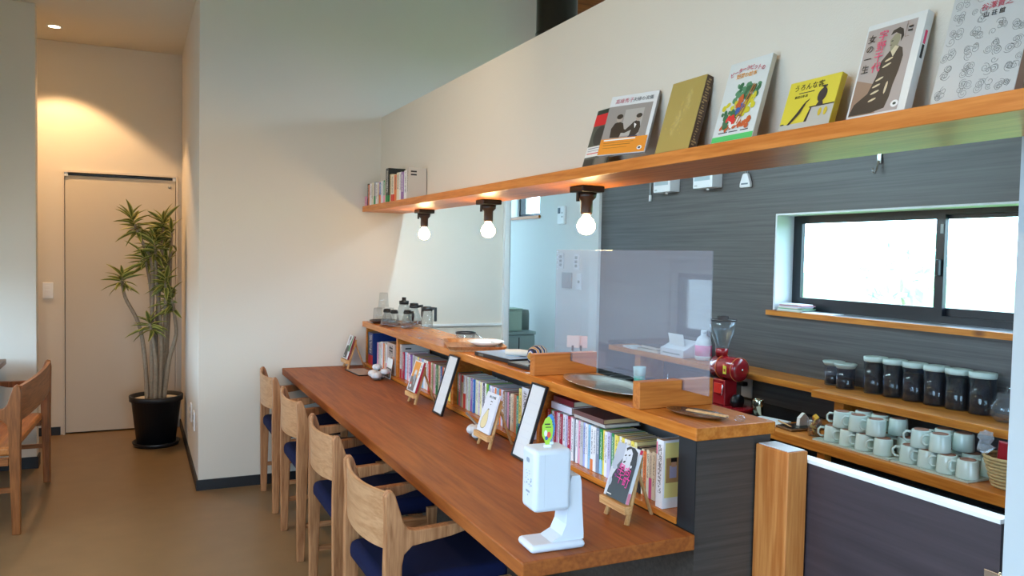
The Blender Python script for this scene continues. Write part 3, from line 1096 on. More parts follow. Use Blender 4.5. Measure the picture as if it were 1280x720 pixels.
PAL = dict(dg=('dark green', '#17603a', 1), cr=('crimson', '#b01c3c', 1), gb=('grey brown', '#9a8a80', 0), tan=('tan', '#cdb98f', 0), cream=('cream', '#e4dcc4', 0), wh=('white', '#e8e8ec', 0),
           rd=('red', '#d23428', 1), lm=('lime green', '#7cc23c', 0), pu=('purple', '#8a5fa8', 1), bl=('blue', '#2f6fb8', 1), lg=('light grey', '#c4c4c4', 0), pg=('pale green', '#cfe0bd', 0),
           lv=('lavender', '#c3bfe0', 0), py=('pale yellow', '#efe6a8', 0), nv=('navy', '#1c2148', 1), og=('orange', '#e0793a', 0), lb=('light blue', '#8fc1de', 0), br=('brown', '#8a5a34', 1),
           pk=('pink', '#e49ab4', 0), bk=('black', '#1a1a1e', 1), tc=('terracotta', '#c88062', 0), tl=('teal', '#2fa090', 1), yl=('yellow', '#ecd95c', 0), ol=('olive', '#8a9a5a', 0), sl=('slate grey', '#7d8aa0', 1),
           mg=('magenta', '#cf4a86', 1), pv=('periwinkle', '#a3b0e4', 0), bg=('beige', '#d9cbb4', 0), gn=('green', '#1d8a4a', 1), gr=('grey', '#a5a3a6', 0))
ORD = ['first', 'second', 'third', 'fourth', 'fifth', 'sixth', 'seventh', 'eighth', 'ninth', 'tenth', 'eleventh', 'twelfth', 'thirteenth', 'fourteenth', 'fifteenth', 'sixteenth', 'seventeenth', 'eighteenth',
       'nineteenth', 'twentieth', '21st', '22nd', '23rd', '24th', '25th', '26th', '27th', '28th', '29th', '30th', '31st', '32nd', '33rd', '34th', '35th', '36th', '37th', '38th', '39th', '40th']
rnd = random.Random(3)


def row(seq, y_start, y_end, z, xf, place, group, hh, dd, edge):
    """books in one row running towards the camera (falling y); thicknesses fill the bay"""
    seq = seq.split()
    ts = [rnd.uniform(0.8, 1.2) for _ in seq]
    k = (abs(y_end - y_start) - 0.001 * len(seq)) / sum(ts)
    y = y_start
    for i, s in enumerate(seq):
        sp = s.split(':')
        nm, c, ink = PAL[sp[0]]
        h = rnd.uniform(*hh)
        d = rnd.uniform(*dd)
        obi = None
        for e in sp[1:]:
            if e[0] == 'h':
                h = float(e[1:])
            elif e[0] == 'd':
                d = float(e[1:])
            elif e[0] == 'b':
                obi = (PAL[e[1:]][1], 0.0, rnd.uniform(0.25, 0.5))
            elif e[0] == 't':
                obi = (PAL[e[1:]][1], 0.78, 0.98)
        w = ts[i] * k
        t = thing('book', '', 'book', (xf + rnd.uniform(0, 0.008), y - w / 2, z), (0, 0, FACE_L), group=group)
        book_parts(t, w, h, d, c, ink, obi)
        bnd = (' with %s band' % PAL[[e for e in sp[1:] if e[0] in 'bt'][0][1:]][0]) if obi else ''
        t['label'] = '%s spine book%s, %s' % (nm, bnd, place % (ORD[i], edge))
        y -= w + 0.001


SHZ = 0.7285
G1 = 'paperbacks in the bookshelf under the bar top'
row('pk lg cream lb:tmg wh:h0.16 og cream:h0.155 bg wh:bpk pu wh:h0.165', 4.83, 4.555, SHZ, 1.362, '%s from %s of the farthest bookshelf bay', G1, (0.135, 0.155), (0.105, 0.125), 'left end')
row('cr lb wh pk wh pu lg gr lg yl gr pk:blb lb wh cream wh rd cream ol pk wh gn cream bl og wh pu lg yl br', 4.285, 3.510, SHZ, 1.358, '%s from %s of the second bookshelf bay', G1, (0.1485, 0.1520), (0.108, 0.122), 'left end')
row('dg cr gb tan tan:trd wh:brd cream rd wh pg pu wh bl lg pg cream lv py wh nv wh lm bl wh lv wh wh:tog lb og lv wh br gr pk bk cream bg tc tc tl', 3.462, 2.795, SHZ, 1.358, '%s from %s of the third bookshelf bay', G1, (0.1480, 0.1510), (0.108, 0.122), 'left end')
row('rd lm wh cr pk wh cr wh lv cr pk:bmg wh nv wh pk lg pv wh lb wh:bog wh sl gn:blb yl wh lv gn cream yl wh yl wh cream yl py', 2.555, 1.985, SHZ, 1.358, '%s from %s of the nearest bookshelf bay', G1, (0.1450, 0.1480), (0.106, 0.118), 'left end')
row('bk cream og cream bg:bmg cream pk', 1.982, 1.868, SHZ, 1.358, '%s behind the nearest easel from its %s', G1, (0.132, 0.142), (0.105, 0.12), 'left')

# special tall items in the recess
def spine_item(name, lab, cat, x, y, w, h, d, c, ink=0.0, obi=None):
    t = thing(name, lab, cat, (x, y, SHZ), (0, 0, FACE_L))
    book_parts(t, w, h, d, c, ink, obi)
    return t


t = spine_item('ring_binder', 'tall navy binder with a red foot at the far end of the bookshelf', 'binder', 1.350, 4.925, 0.105, 0.195, 0.18, '#12306e', 1.0)
bx('green_edge', pbr('binder_green', '#1f7a4a', 0.5), -0.0555, -0.0531, -0.001, 0.17, 0, 0.196, t)
bx('red_label', pbr('binder_red', '#c01f2a', 0.5), -0.0525, 0.0525, -0.0012, -0.0002, 0.0, 0.055, t)
t = spine_item('magazine_file', 'tall greyish pink file with a printed spine standing before the first bay', 'file', 1.346, 4.470, 0.150, 0.178, 0.14, '#b9a79e', 0.0)
for z in (0.150, 0.132):
    bx('title_bar', INK, -0.03, 0.03, -0.0008, -0.0002, z - 0.004, z + 0.004, t)
bx('orange_patch', pbr('file_orange', '#d69a78', 0.6), 0.035, 0.07, -0.0008, -0.0002, 0.06, 0.105, t)
t = spine_item('magazine', 'tall grey magazine with a red foot at the start of the second bay', 'magazine', 1.358, 4.318, 0.036, 0.186, 0.165, '#c3bcb8', 0.0)
bx('red_foot', pbr('mag_red', '#b3222a', 0.5), -0.012, 0.018, -0.0012, -0.0002, 0.0, 0.05, t)
bx('title_bar', INK, 0.0183, 0.0188, 0.02, 0.055, 0.160, 0.168, t)
t = spine_item('magazine', 'tall yellow magazine with a blue foot beside the second menu stand', 'magazine', 1.356, 2.776, 0.022, 0.185, 0.15, '#e6d679', 0.0, ('#4a86c4', 0, 0.25))
t = spine_item('magazine', 'tall white magazine behind the menu stand nearest the sanitizer', 'magazine', 1.352, 2.725, 0.055, 0.196, 0.17, '#dcdbe2', 0.0)
t = spine_item('magazine', 'tall white book with a boy photo, last at the near end of the bookshelf', 'book', 1.336, 1.834, 0.032, 0.192, 0.15, '#e9e9ee', 0.0)
art_m = MB()
side = 0.0162
for mi, (y0, y1, z0, z1, dx) in enumerate(((0.006, 0.148, 0.03, 0.185, 0.0001), (0.010, 0.10, 0.072, 0.142, 0.0003), (0.022, 0.046, 0.085, 0.120, 0.0005), (0.028, 0.044, 0.116, 0.136, 0.0006), (0.026, 0.046, 0.130, 0.142, 0.0007))):
    art_m.mi = mi
    art_m.box(side, side + dx + 0.0001, y0, y1, z0, z1)
art_m.build('cover_print', [flat('pale_yellow', '#e8d98c'), flat('brown_floor', '#b58a5a'), flat('lilac', '#a9a4c4'), flat('skin', '#c99a7c'), flat('hair', '#201a1a')], t)
bx('spine_mark', pbr('mag_pink', '#e0708c', 0.5), -0.0155, -0.011, -0.0012, -0.0002, 0.150, 0.185, t)
for y, z in ((0.02, 0.012), (0.045, 0.012)):
    pass

# books lying flat on top of the row in the nearest bay
def lying(lab, x, y, z, w, d, h, c, edge, rz=0.0):
    t = thing('book', lab, 'book', (x, y, z), (0, 0, rz), group='books lying on top of the nearest row')
    b = MB().box(-d / 2, d / 2, -w / 2, w / 2, h - 0.0015, h).box(-d / 2, d / 2, -w / 2, w / 2, 0, 0.0015).box(-d / 2, -d / 2 + 0.0015, -w / 2, w / 2, 0.0015, h - 0.0015)
    o = b.build('cover', TINT, t)
    o.color = (*lin(c), 1)
    bx('pages', pbr('paper_' + edge[1:], edge, 0.9), -d / 2 + 0.0018, d / 2 - 0.003, -w / 2 + 0.003, w / 2 - 0.003, 0.0016, h - 0.0016, t)


ztop = SHZ + 0.1525
lying('pale thick book lying at the bottom of the far flat stack', 1.432, 2.470, ztop, 0.15, 0.125, 0.024, '#d9d6e2', '#cfc6b4')
lying('dark red book lying on top of the far flat stack', 1.436, 2.468, ztop + 0.0245, 0.145, 0.12, 0.020, '#6e1620', '#cdbfa6')
lying('thin pale book lying under the brown one in the near flat stack', 1.432, 2.270, ztop, 0.20, 0.135, 0.010, '#b9b2ac', '#cfc6b4')
lying('brownish red book lying on top of the near flat stack', 1.428, 2.275, ztop + 0.0105, 0.195, 0.13, 0.016, '#6a4540', '#c7a878')

# books at the far end of the hanging shelf
HZ = 1.720
row('pk:h0.06 bk og wh wh cream gr:bgn wh cream pk:brd bl:bog wh gn:bpk cream', 5.015, 4.555, HZ, 1.325, '%s from %s of the hanging shelf', 'small books at the far end of the hanging shelf', (0.122, 0.142), (0.085, 0.098), 'far end')
spine_item('magazine', 'tall black folder among the books on the hanging shelf', 'folder', 1.325, 4.520, 0.055, 0.195, 0.10, '#1d2422', 1.0, ('#1f8a4a', 0.0, 0.2)).location.z = HZ
row('tan cream:brd og cream wh pu:h0.15 wh:h0.155', 4.488, 4.16, HZ, 1.325, '%s right of the black folder on the hanging shelf%s', 'small books at the far end of the hanging shelf', (0.142, 0.160), (0.085, 0.098), '')
t = spine_item('magazine', 'pale magazine with two dark title lines closing the row on the hanging shelf', 'magazine', 1.325, 4.135, 0.030, 0.165, 0.10, '#c9c2b8', 0.0)
t.location.z = HZ
for z in (0.145, 0.128):
    bx('title_bar', INK, 0.0152, 0.0158, 0.012, 0.045, z - 0.004, z + 0.004, t)


# ---------------------------------------------------------------- face-out books
def faceout(name, lab, cat, x, y, z, w, h, th, lean, cov, spine=None, group=None, pages=True, rz=0.0):
    """leaning book or card: origin at the bottom centre of its front face; local -y is the front"""
    t = thing(name, lab, cat, (x, y, z + th * math.sin(lean) + 0.0004), (-lean, 0, FACE_L + rz), group)
    cm = pbr('cover_' + cov[1:], cov, 0.3)
    sm = pbr('cover_' + (spine or cov)[1:], spine or cov, 0.35)
    g = 0.0018
    if th > 0.006:
        MB().box(-w / 2, w / 2, 0, g, 0, h).build('front_cover', cm, t)
        MB().box(-w / 2, w / 2, th - g, th, 0, h).box(w / 2 - g, w / 2, g, th - g, 0, h).build('spine', sm, t)
        bx('pages', PAGES, -w / 2 + 0.002, w / 2 - g - 0.0003, g + 0.0002, th - g - 0.0002, 0.003, h - 0.003, t)
    else:
        MB().box(-w / 2, w / 2, 0, th, 0, h).build('card', cm, t)
    return t


GF = 'books displayed face out on the hanging shelf'
LE = R(16)
BLK, PINKR = flat('ink', '#141316'), flat('pinkred', '#e23a6a')
# 1 magazine with red panel
w, h = 0.150, 0.205
t = faceout('magazine', 'magazine with a red panel tucked behind the two-person cover on the hanging shelf', 'magazine', 1.352, 2.262, HZ, w, h, 0.005, R(17), '#5a5e55', group=GF)
art(t, [(flat('darkgreen', '#2f4038'), rect(-w / 2, w / 2, h * .86, h)), (flat('redpanel', '#d8262e'), rect(-w / 2, w / 2, h * .72, h * .92)),
        (flat('photo_dark', '#3c3a38'), ell(-.02, .11, .035, .035)), (flat('photo_mid', '#77736c'), ell(.03, .10, .03, .05)), (PAPER, rect(-w / 2, w / 2, h * .18, h * .36)),
        (flat('grey_line', '#8a8aa0'), rect(-w / 2 + .01, w / 2 - .02, h * .32, h * .335)), (flat('grey_line', '#8a8aa0'), rect(-w / 2 + .01, w / 2 - .03, h * .28, h * .29)), (flat('redpanel', '#d8262e'), rect(-w / 2 + .01, w / 2 - .02, h * .23, h * .245)),
        (flat('photo_dark', '#3c3a38'), rect(-w / 2 + .005, -.01, h * .02, h * .14)), (flat('photo_mid', '#77736c'), rect(.0, w / 2 - .01, h * .02, h * .14))])
# 2 two people, orange paper band
w, h = 0.176, 0.202
t = faceout('book', 'book with a photo of two people and an orange paper band on the hanging shelf', 'book', 1.322, 2.056, HZ + 0.016, w, h, 0.010, R(20), '#d5d8dc', '#8f8c88', group=GF, rz=R(20))
gp_, dk, sk = flat('photo_grey', '#8f8a88'), flat('photo_black', '#1c1a1a'), flat('photo_skin', '#a89a90')
h = 0.235
lay = [(gp_, rect(-w / 2, w / 2 - .012, h * .27, h * .83)), (flat('photo_lightgrey', '#a8a4a2'), rect(-.02, .05, h * .3, h * .75)),
        (dk, [(-.058, .068), (-.060, .105), (-.050, .125), (-.034, .130), (-.018, .122), (-.010, .098), (-.004, .095), (.012, .112), (.020, .122), (.030, .128), (.044, .122), (.050, .100), (.048, .080), (.036, .066), (.014, .066), (.018, .092), (-.004, .082), (-.018, .084), (-.022, .066)]),
        (sk, ell(-.036, .142, .011, .015)), (dk, ell(-.036, .150, .012, .010)), (sk, ell(.036, .138, .010, .014)), (dk, ell(.037, .146, .011, .009)), (PAPER, [(.024, .118), (.034, .112), (.030, .096)]),
        (flat('navy_trousers', '#27304e'), rect(.012, .046, .062, .068)), (flat('obi_orange', '#e08a1e'), rect(-w / 2, w / 2 - .002, 0.002, h * .27)),
        (PAPER, rect(-w / 2 + .012, w / 2 - .045, h * .235, h * .257)), (flat('obi_text', '#8a5a1c'), rect(-w / 2 + .014, w / 2 - .05, h * .195, h * .202)), (flat('obi_text', '#8a5a1c'), rect(-w / 2 + .014, w / 2 - .06, h * .155, h * .165)), (flat('obi_text', '#8a5a1c'), rect(-w / 2 + .014, w / 2 - .07, h * .11, h * .116)), (PAPER, ell(w / 2 - .022, .018, .009, .008)), (flat('navy_trousers', '#27304e'), ell(w / 2 - .022, .018, .005, .004))]
h = 0.200
art(t, [(m_, [(x_, z_ * h / 0.235) for x_, z_ in p_]) for m_, p_ in lay])
text(t, '高峰秀子', 0.0175, flat('title_red', '#c06a78'), -0.034, h * .905, name='title')
text(t, '夫婦の流儀', 0.0150, flat('title_grey', '#55565a'), 0.036, h * .905, name='title')
# 3 gold cloth book
w, h = 0.152, 0.212
t = faceout('book', 'gold cloth-bound book with a patterned brown spine on the hanging shelf', 'book', 1.350, 1.842, HZ, w, h, 0.026, LE, '#ae9a56', '#4e3a2e', group=GF)
rr = random.Random(2)
gl = flat('gold_stamp', '#c7b473', 0.25)
art(t, [(gl, ell(rr.gauss(0.018 - 0.03 * (1 - v), .013), 0.05 + 0.125 * v, rr.uniform(.002, .006), rr.uniform(.002, .007), 7, rr.uniform(0, 3))) for v in [i / 44 for i in range(45)]], step=0.00001)
sb = MB()
for i in range(26):
    z = 0.012 + i * 0.0075
    sb.box(w / 2, w / 2 + 0.0004, 0.004 + rr.uniform(0, .006), 0.012 + rr.uniform(0, .010), z, z + rr.uniform(.002, .005))
sb.build('spine_pattern', flat('spine_tan', '#a3875e'), t)
# 4 white book with a garden picture
w, h = 0.150, 0.218
t = faceout('book', 'white picture book with a garden illustration and green foot on the hanging shelf', 'book', 1.345, 1.590, HZ, w, h, 0.014, LE, '#d3dadb', '#b4ab98', group=GF)
gA, gB, yB, oB, bB = flat('gardengreen', '#4f8a68'), flat('gardendark', '#2d6a4a'), flat('gardenyellow', '#c9c02c'), flat('gardenorange', '#c2592a'), flat('gardenblue', '#2a55a0')
L_ = [(flat('greenfoot', '#46c46c'), rect(-w / 2, w / 2, 0.002, .017))]
rr = random.Random(8)
for c, n, cx, cz, sx, sz in ((gA, 16, .012, .130, .030, .020), (gB, 10, .020, .125, .026, .02), (yB, 12, .0, .080, .040, .016), (gB, 12, -.022, .066, .022, .014), (yB, 7, .04, .095, .014, .018), (oB, 12, -.005, .044, .032, .007), (bB, 4, .002, .088, .010, .008), (PAPER, 4, .0, .055, .02, .006), (oB, 5, .005, .104, .008, .010), (gB, 6, -.035, .045, .006, .008), (flat('redpanel', '#d8262e'), 4, -.015, .058, .02, .012)):
    for _ in range(int(n * 2)):
        L_.append((c, ell(max(-.056, min(.056, cx + rr.gauss(0, sx * .7))), max(.034, min(.148, cz + rr.gauss(0, sz * .7))), rr.uniform(.005, .011), rr.uniform(.004, .009), 8, rr.uniform(0, 3))))
L_.append((flat('ladder', '#a8683a'), [(-.005, .045), (.0, .045), (.040, .145), (.036, .146)]))
L_.append((flat('ladder', '#a8683a'), [(.006, .045), (.010, .044), (.046, .140), (.043, .142)]))
art(t, L_, step=0.000012)
arc = 'ピーターラビットの'
for i, ch in enumerate(arc):
    u = (i - 4) / 4
    text(t, ch, 0.0152, flat('title_crimson', '#c01848'), u * 0.056, h * .885 - 0.010 * u * u, rotz=-0.25 * u, name='title', y=-0.0025)
text(t, '野菜の絵本', 0.0150, flat('title_orange', '#e59a30'), 0.0, h * .800, name='title', y=-0.0025)
for x0, x1 in ((-.055, -.022), (-.016, .016), (.026, .054)):
    bx('small_print', INK, x0, x1, -0.0005, -0.0002, .0245, .027, t)
# 5 small yellow book
w, h = 0.150, 0.122
t = faceout('book', 'small yellow book with an urn and balustrade drawing on the hanging shelf', 'book', 1.352, 1.360, HZ, w, h, 0.016, R(18), '#d8c83c', '#c7a92a', group=GF)
ux = 0.034
art(t, [(flat('palegrey', '#b9b8b0'), rect(-w / 2, w / 2, .001, .016)), (flat('palegrey', '#b9b8b0'), [(.006, .016), (.010, .050), (w / 2, .050), (w / 2, .016)]),
        (flat('drawing_ink', '#23222c'), [(-.002, .016), (.008, .050), (.012, .050), (.006, .016)]), (flat('drawing_ink', '#23222c'), rect(.004, w / 2, .049, .052)),
        (flat('drawing_ink', '#23222c'), ell(ux, .076, .013, .017, 16, -.2)), (flat('drawing_ink', '#23222c'), rect(ux - .002, ux + .006, .088, .097)), (flat('drawing_ink', '#23222c'), rect(ux - .006, ux + .009, .095, .099)),
        (flat('drawing_ink', '#23222c'), [(ux - .012, .050), (ux - .003, .064), (ux + .004, .064), (ux + .010, .050)]),
        (flat('drawing_ink', '#23222c'), [(-.052, .014), (-.030, .040), (-.016, .060), (-.008, .068), (-.010, .058), (-.020, .038), (-.044, .014)]), (flat('drawing_ink', '#23222c'), [(-.010, .066), (.000, .072), (-.002, .068), (-.010, .062)])] +
    [(flat('mustard', '#cdb22e'), ell(.040 + .016 * k, .034, .005, .010)) for k in range(2)] + [(flat('drawing_ink', '#23222c'), rect(-w / 2 + .004, -w / 2 + .014, .015, .018))])
text(t, 'うろんな客', 0.0180, BLK, -0.014, h * .85, name='title')
text(t, '柴田元幸 訳', 0.0075, BLK, -0.030, h * .665, name='title')
bx('small_print', flat('drawing_ink', '#23222c'), -.040, .006, -0.0005, -0.0002, .0895, .0915, t)
# 6 portrait book
w, h = 0.140, 0.208
t = faceout('book', 'book with a person in a dark coat and pink characters on the hanging shelf', 'book', 1.346, 1.162, HZ, w, h, 0.019, LE, '#d5d7d6', '#d9dcdc', group=GF)
iw0, iw1 = -w / 2 + .004, w / 2 - .018
art(t, [(flat('portrait_bg', '#a79c98'), rect(iw0, iw1, .004, h - .012)), (flat('portrait_warm', '#8f7462'), [(iw0, .004), (.0, .004), (-.02, .07), (iw0, .085)]),
        (dk, [(iw0, .006), (iw0 + .008, .03), (-.030, .050), (-.018, .085), (-.014, .118), (.000, .136), (.016, .146), (.030, .138), (.036, .120), (.034, .090), (.028, .060), (.026, .034), (.020, .012), (-.01, .006)]),
        (flat('portrait_skin', '#8d8a72'), [(.002, .136), (-.004, .160), (.004, .172), (.014, .174), (.020, .160), (.016, .144), (.010, .136)]), (dk, [(-.006, .172), (-.002, .182), (.012, .186), (.022, .180), (.027, .164), (.022, .152), (.020, .168), (.006, .176)]),
        (flat('portrait_light', '#c9bea0'), ell(.004, .118, .010, .0025, 8, .35)), (flat('portrait_light', '#c9bea0'), ell(.002, .106, .011, .0025, 8, .35)), (flat('portrait_light', '#c9bea0'), ell(-.008, .078, .010, .0025, 8, .35)),
        (flat('portrait_light', '#c9bea0'), ell(-.012, .064, .010, .0025, 8, .3)), (flat('portrait_light', '#c9bea0'), ell(-.012, .050, .011, .0025, 8, .3)), (flat('portrait_light', '#c9bea0'), ell(-.014, .034, .010, .0025, 8, .3)), (flat('portrait_light', '#c9bea0'), ell(.013, .056, .003, .014, 8, -.1)),
        (flat('portrait_light', '#c9bea0'), [(.004, .135), (.012, .146), (.022, .142), (.012, .122)]), (dk, ell(.002, .158, .003, .0012, 6)), (flat('portrait_lip', '#5a4038'), ell(.001, .149, .003, .0012, 6)),
        (PAPER, ell(iw1 - .008, .017, .009, .0075)), (flat('darkgreen', '#2f4038'), ell(iw1 - .008, .017, .004, .003)), (flat('frame_brown', '#6a5040'), rect(.030, .0308, .160, h - .014)), (flat('frame_brown', '#6a5040'), rect(.030, .040, .160, .1608))], step=0.00008)
text(t, '宇野千代', 0.0235, PINKR, -0.023, h - 0.022, vert=True, name='title', gap=1.0, y=-0.0025)
text(t, '女の一生', 0.0195, BLK, -0.050, h - 0.026, vert=True, name='title', gap=1.15, y=-0.0025)
for k, zz in enumerate((.178, .170)):
    bx('small_print', INK, .036, .046, -0.0030, -0.0025, zz, zz + .003, t)
for zz in (.13, .16):
    bx('spine_print', PINKR if zz > .15 else INK, w / 2, w / 2 + .0004, .006, .012, zz - .02, zz + .008, t)
# 7 book with line scrolls
w, h = 0.158, 0.225
t = faceout('book', 'pale book covered in grey line scrolls at the right end of the hanging shelf', 'book', 1.345, 0.957, HZ, w, h, 0.02, LE, '#b9bbbb', '#7a5c4a', group=GF)
sc = bpy.data.curves.new('scroll_drawing', 'CURVE')
sc.dimensions = '3D'
sc.bevel_depth = 0.00035
sc.bevel_resolution = 0
rr = random.Random(4)
for r_ in range(6):
    for c_ in range(4):
        cx, cz = -.058 + c_ * .040 + (r_ % 2) * .004, .020 + r_ * .036
        if 3 <= r_ <= 5 and c_ >= 2 and r_ == 4:
            continue
        for q in range(5):
            ox, oz = cx + rr.uniform(-.013, .010), cz + rr.uniform(-.011, .011)
            s_ = sc.splines.new('POLY')
            n = 22
            s_.points.add(n - 1)
            r0, tw, ph = rr.uniform(.006, .010), rr.uniform(1.2, 2.2) * rr.choice((-1, 1)), rr.uniform(0, 6.3)
            for i in range(n):
                a = ph + tw * 2 * PI * i / n
                q_ = r0 * (1 - .85 * i / n)
                s_.points[i].co = (max(-w / 2 + .001, min(w / 2 - .001, ox + q_ * math.cos(a))), -0.0003, min(h - .002, max(.002, oz + q_ * math.sin(a))), 1)
sc.materials.append(flat('scroll_grey', '#7c7d7c', 0.2))
as_mesh('scroll_drawing', sc, t)
text(t, '谷澤貴之', 0.0150, flat('title_red2', '#b8485a'), 0.012, h * .775, name='title', y=-0.0012)
text(t, '山 荘 館', 0.0115, INK, 0.010, h * .705, name='title', y=-0.0012)

# ================================================================== easels with books on the counter table
EG = 'small wooden table easels'


def easel(lab, x, y, rz=0.0, w=0.130, hgt=0.175):
    t = thing('table_easel', lab, 'easel', (x, y, 0.7088), (0, 0, FACE_L + rz), group=EG)
    a = 0.32
    for s in (-1, 1):
        MB().tube([(s * w * .40, -0.012, 0.0), (s * w * .22, -0.012 + hgt * a, hgt)], 0.0074, 8).build('front_leg', PINEZ, t)
    MB().box(-w / 2, w / 2, -0.028, -0.004, 0.032, 0.054, 0.002).build('ledge', PINEX, t)
    MB().box(-w * .26, w * .26, 0.038, 0.048, hgt * .82, hgt * .82 + 0.014, 0.001).build('crossbar', PINEX, t)
    MB().tube([(0, 0.047 + 0.058, 0.0), (0, 0.047, hgt * .86)], 0.0052, 8).build('back_leg', PINEZ, t)
    return t


def on_easel(name, lab, cat, x, y, w, h, th, cov, rz=0.0, spine=None):
    return faceout(name, lab, cat, x - 0.0195, y, 0.7088 + 0.0545, w, h, th, R(17.5), cov, spine, 'books shown on the small easels', rz=rz)


easel('small wooden easel on the counter table beside the white sanitizer dispenser', 1.213, 1.842)
w, h = 0.108, 0.150
t = on_easel('book', 'black and white portrait book with pink characters on the nearest easel', 'book', 1.213, 1.842, w, h, 0.011, '#c6c8d2', spine='#e4e4e8')
pw = flat('photo_white', '#d4d6de')
art(t, [(pw, rect(-w / 2, w / 2, 0, h)), (flat('photo_lav', '#b4b8c6'), rect(-w / 2, -.012, .075, h)), (flat('photo_smoke', '#55565e'), [(-.030, .088), (-.012, .112), (-.010, .085), (-.022, .074)]),
        (dk, [(-.044, .0), (-.040, .035), (-.038, .060), (-.028, .078), (-.008, .088), (.006, .094), (.010, .080), (.030, .088), (.020, .140), (.006, .142), (-.002, .132), (-.008, .142), (.006, .149), (.030, .149), (.048, .140), (w / 2, .110), (w / 2, 0)]),
        (pw, [(-.008, .100), (-.010, .120), (.000, .138), (.014, .144), (.026, .134), (.028, .112), (.018, .096), (.006, .090)]), (dk, ell(-.003, .122, .005, .0022, 8, .4)), (dk, ell(.014, .126, .005, .0022, 8, .4)), (dk, ell(-.001, .104, .006, .0028, 8, .5)), (flat('photo_lav', '#b4b8c6'), ell(.004, .114, .002, .006, 8)),
        (pw, ell(.034, .098, .004, .004)), (flat('photo_lav', '#b4b8c6'), ell(-.040, .040, .007, .012)), (pw, rect(-w / 2, -.046, 0, .08))], step=0.00008)
hot = flat('hot_pink', '#f0249a')
text(t, '早向', 0.031, hot, 0.012, .080, name='title', y=-0.0018, rotz=-0.1)
text(t, '千町', 0.031, hot, 0.016, .053, name='title', y=-0.0018, rotz=-0.1)
text(t, 'るの', 0.015, flat('hot_purple', '#a41a8c'), -0.018, .068, vert=False, name='title', y=-0.0018, rotz=1.2)
bx('small_print', PAPER, -.040, -.018, -0.0018, -0.0014, .006, .009, t)
bx('spine_foot', flat('spine_pink', '#e88aa0'), w / 2, w / 2 + .0004, .001, .010, 0, .03, t)
bx('spine_head', flat('spine_red', '#e0405a'), w / 2, w / 2 + .0004, .001, .010, .138, .15, t)

easel('small wooden easel between the two menu stands on the counter table', 1.200, 2.735)
w, h = 0.110, 0.150
t = on_easel('book', 'white book with a pale yellow squash drawing on an easel', 'book', 1.200, 2.735, w, h, 0.007, '#dcdce4')
sq = flat('squash', '#e2cf9c')
bd = flat('drawing_brown', '#4a3b30')
half = [(.0, .014), (.012, .016), (.021, .024), (.025, .036), (.023, .050), (.016, .064), (.009, .076), (.005, .086)]
prof_ = [(x_, z_) for x_, z_ in half] + [(-x_, z_) for x_, z_ in half[::-1][:-1]]
pts = [(x_ - .016 + (z_ - .014) * .16, z_) for x_, z_ in prof_]
big = [(x_ * 1.07 - .016 + (z_ - .014) * .16, .050 + (z_ - .050) * 1.05) for x_, z_ in prof_]
cxm = -.007
art(t, [(bd, big), (sq, pts), (bd, rect(cxm - .001, cxm + .010, .086, .090))])
text(t, 'あしたの家', 0.0115, INK, 0.004, .134, name='title')
bx('small_print', INK, -.004, .012, -0.0005, -0.0002, .117, .120, t)
bx('small_print', INK, .000, .007, -0.0005, -0.0002, .106, .109, t)

easel('small wooden easel before the second bookshelf bay with an orange book', 1.2225, 3.665, w=0.125)
w, h = 0.120, 0.150
t = on_easel('book', 'orange and white book with a cat drawing on an easel', 'book', 1.2225, 3.665, w, h, 0.012, '#dfe0e4', spine='#b01f38')
art(t, [(flat('book_orange', '#e2922e'), rect(-w / 2 + .010, w / 2 - .028, .004, h - .006)), (flat('book_greybrown', '#6f625e'), rect(-w / 2 + .010, w / 2 - .028, .004, .070)), (flat('cat_white', '#cfd4dc'), ell(-.004, .085, .016, .018)), (flat('cat_grey', '#8e96a2'), ell(-.002, .070, .020, .014)),
        (flat('cat_white', '#cfd4dc'), [(-.016, .096), (-.014, .110), (-.006, .102)]), (flat('cat_white', '#cfd4dc'), [(.004, .102), (.012, .108), (.012, .094)]), (flat('cat_red', '#c8402c'), ell(-.026, .036, .010, .008)), (PAPER, ell(-.022, .024, .012, .008)), (flat('cat_grey', '#8e96a2'), ell(.012, .050, .010, .018))])
for z in (.09, .11, .128):
    bx('small_print', flat('title_blue', '#5a7a9a'), w / 2 - .018, w / 2 - .010, -0.0005, -0.0002, z - .006, z + .006, t)

easel('small wooden easel beside the end wall at the far end of the counter table', 1.206, 4.925)
w, h = 0.115, 0.150
t = on_easel('book', 'book with a dark robed figure and green edge on the farthest easel', 'book', 1.206, 4.925, w, h, 0.012, '#dcdce0', spine='#7a2028')
art(t, [(flat('far_green', '#2a7a44'), [(.010, .075), (.040, h), (w / 2, h), (w / 2, .05), (.02, .05)]), (flat('robe', '#24231f'), [(-.050, .006), (-.046, .050), (-.030, .082), (.0, .086), (.016, .070), (.024, .030), (.026, .006)]),
        (flat('far_skin', '#b8a8b4'), ell(-.012, .112, .014, .022)), (flat('robe', '#24231f'), ell(-.006, .130, .016, .014, 12, -.4)), (PAPER, rect(-.040, -.022, .012, .020))])

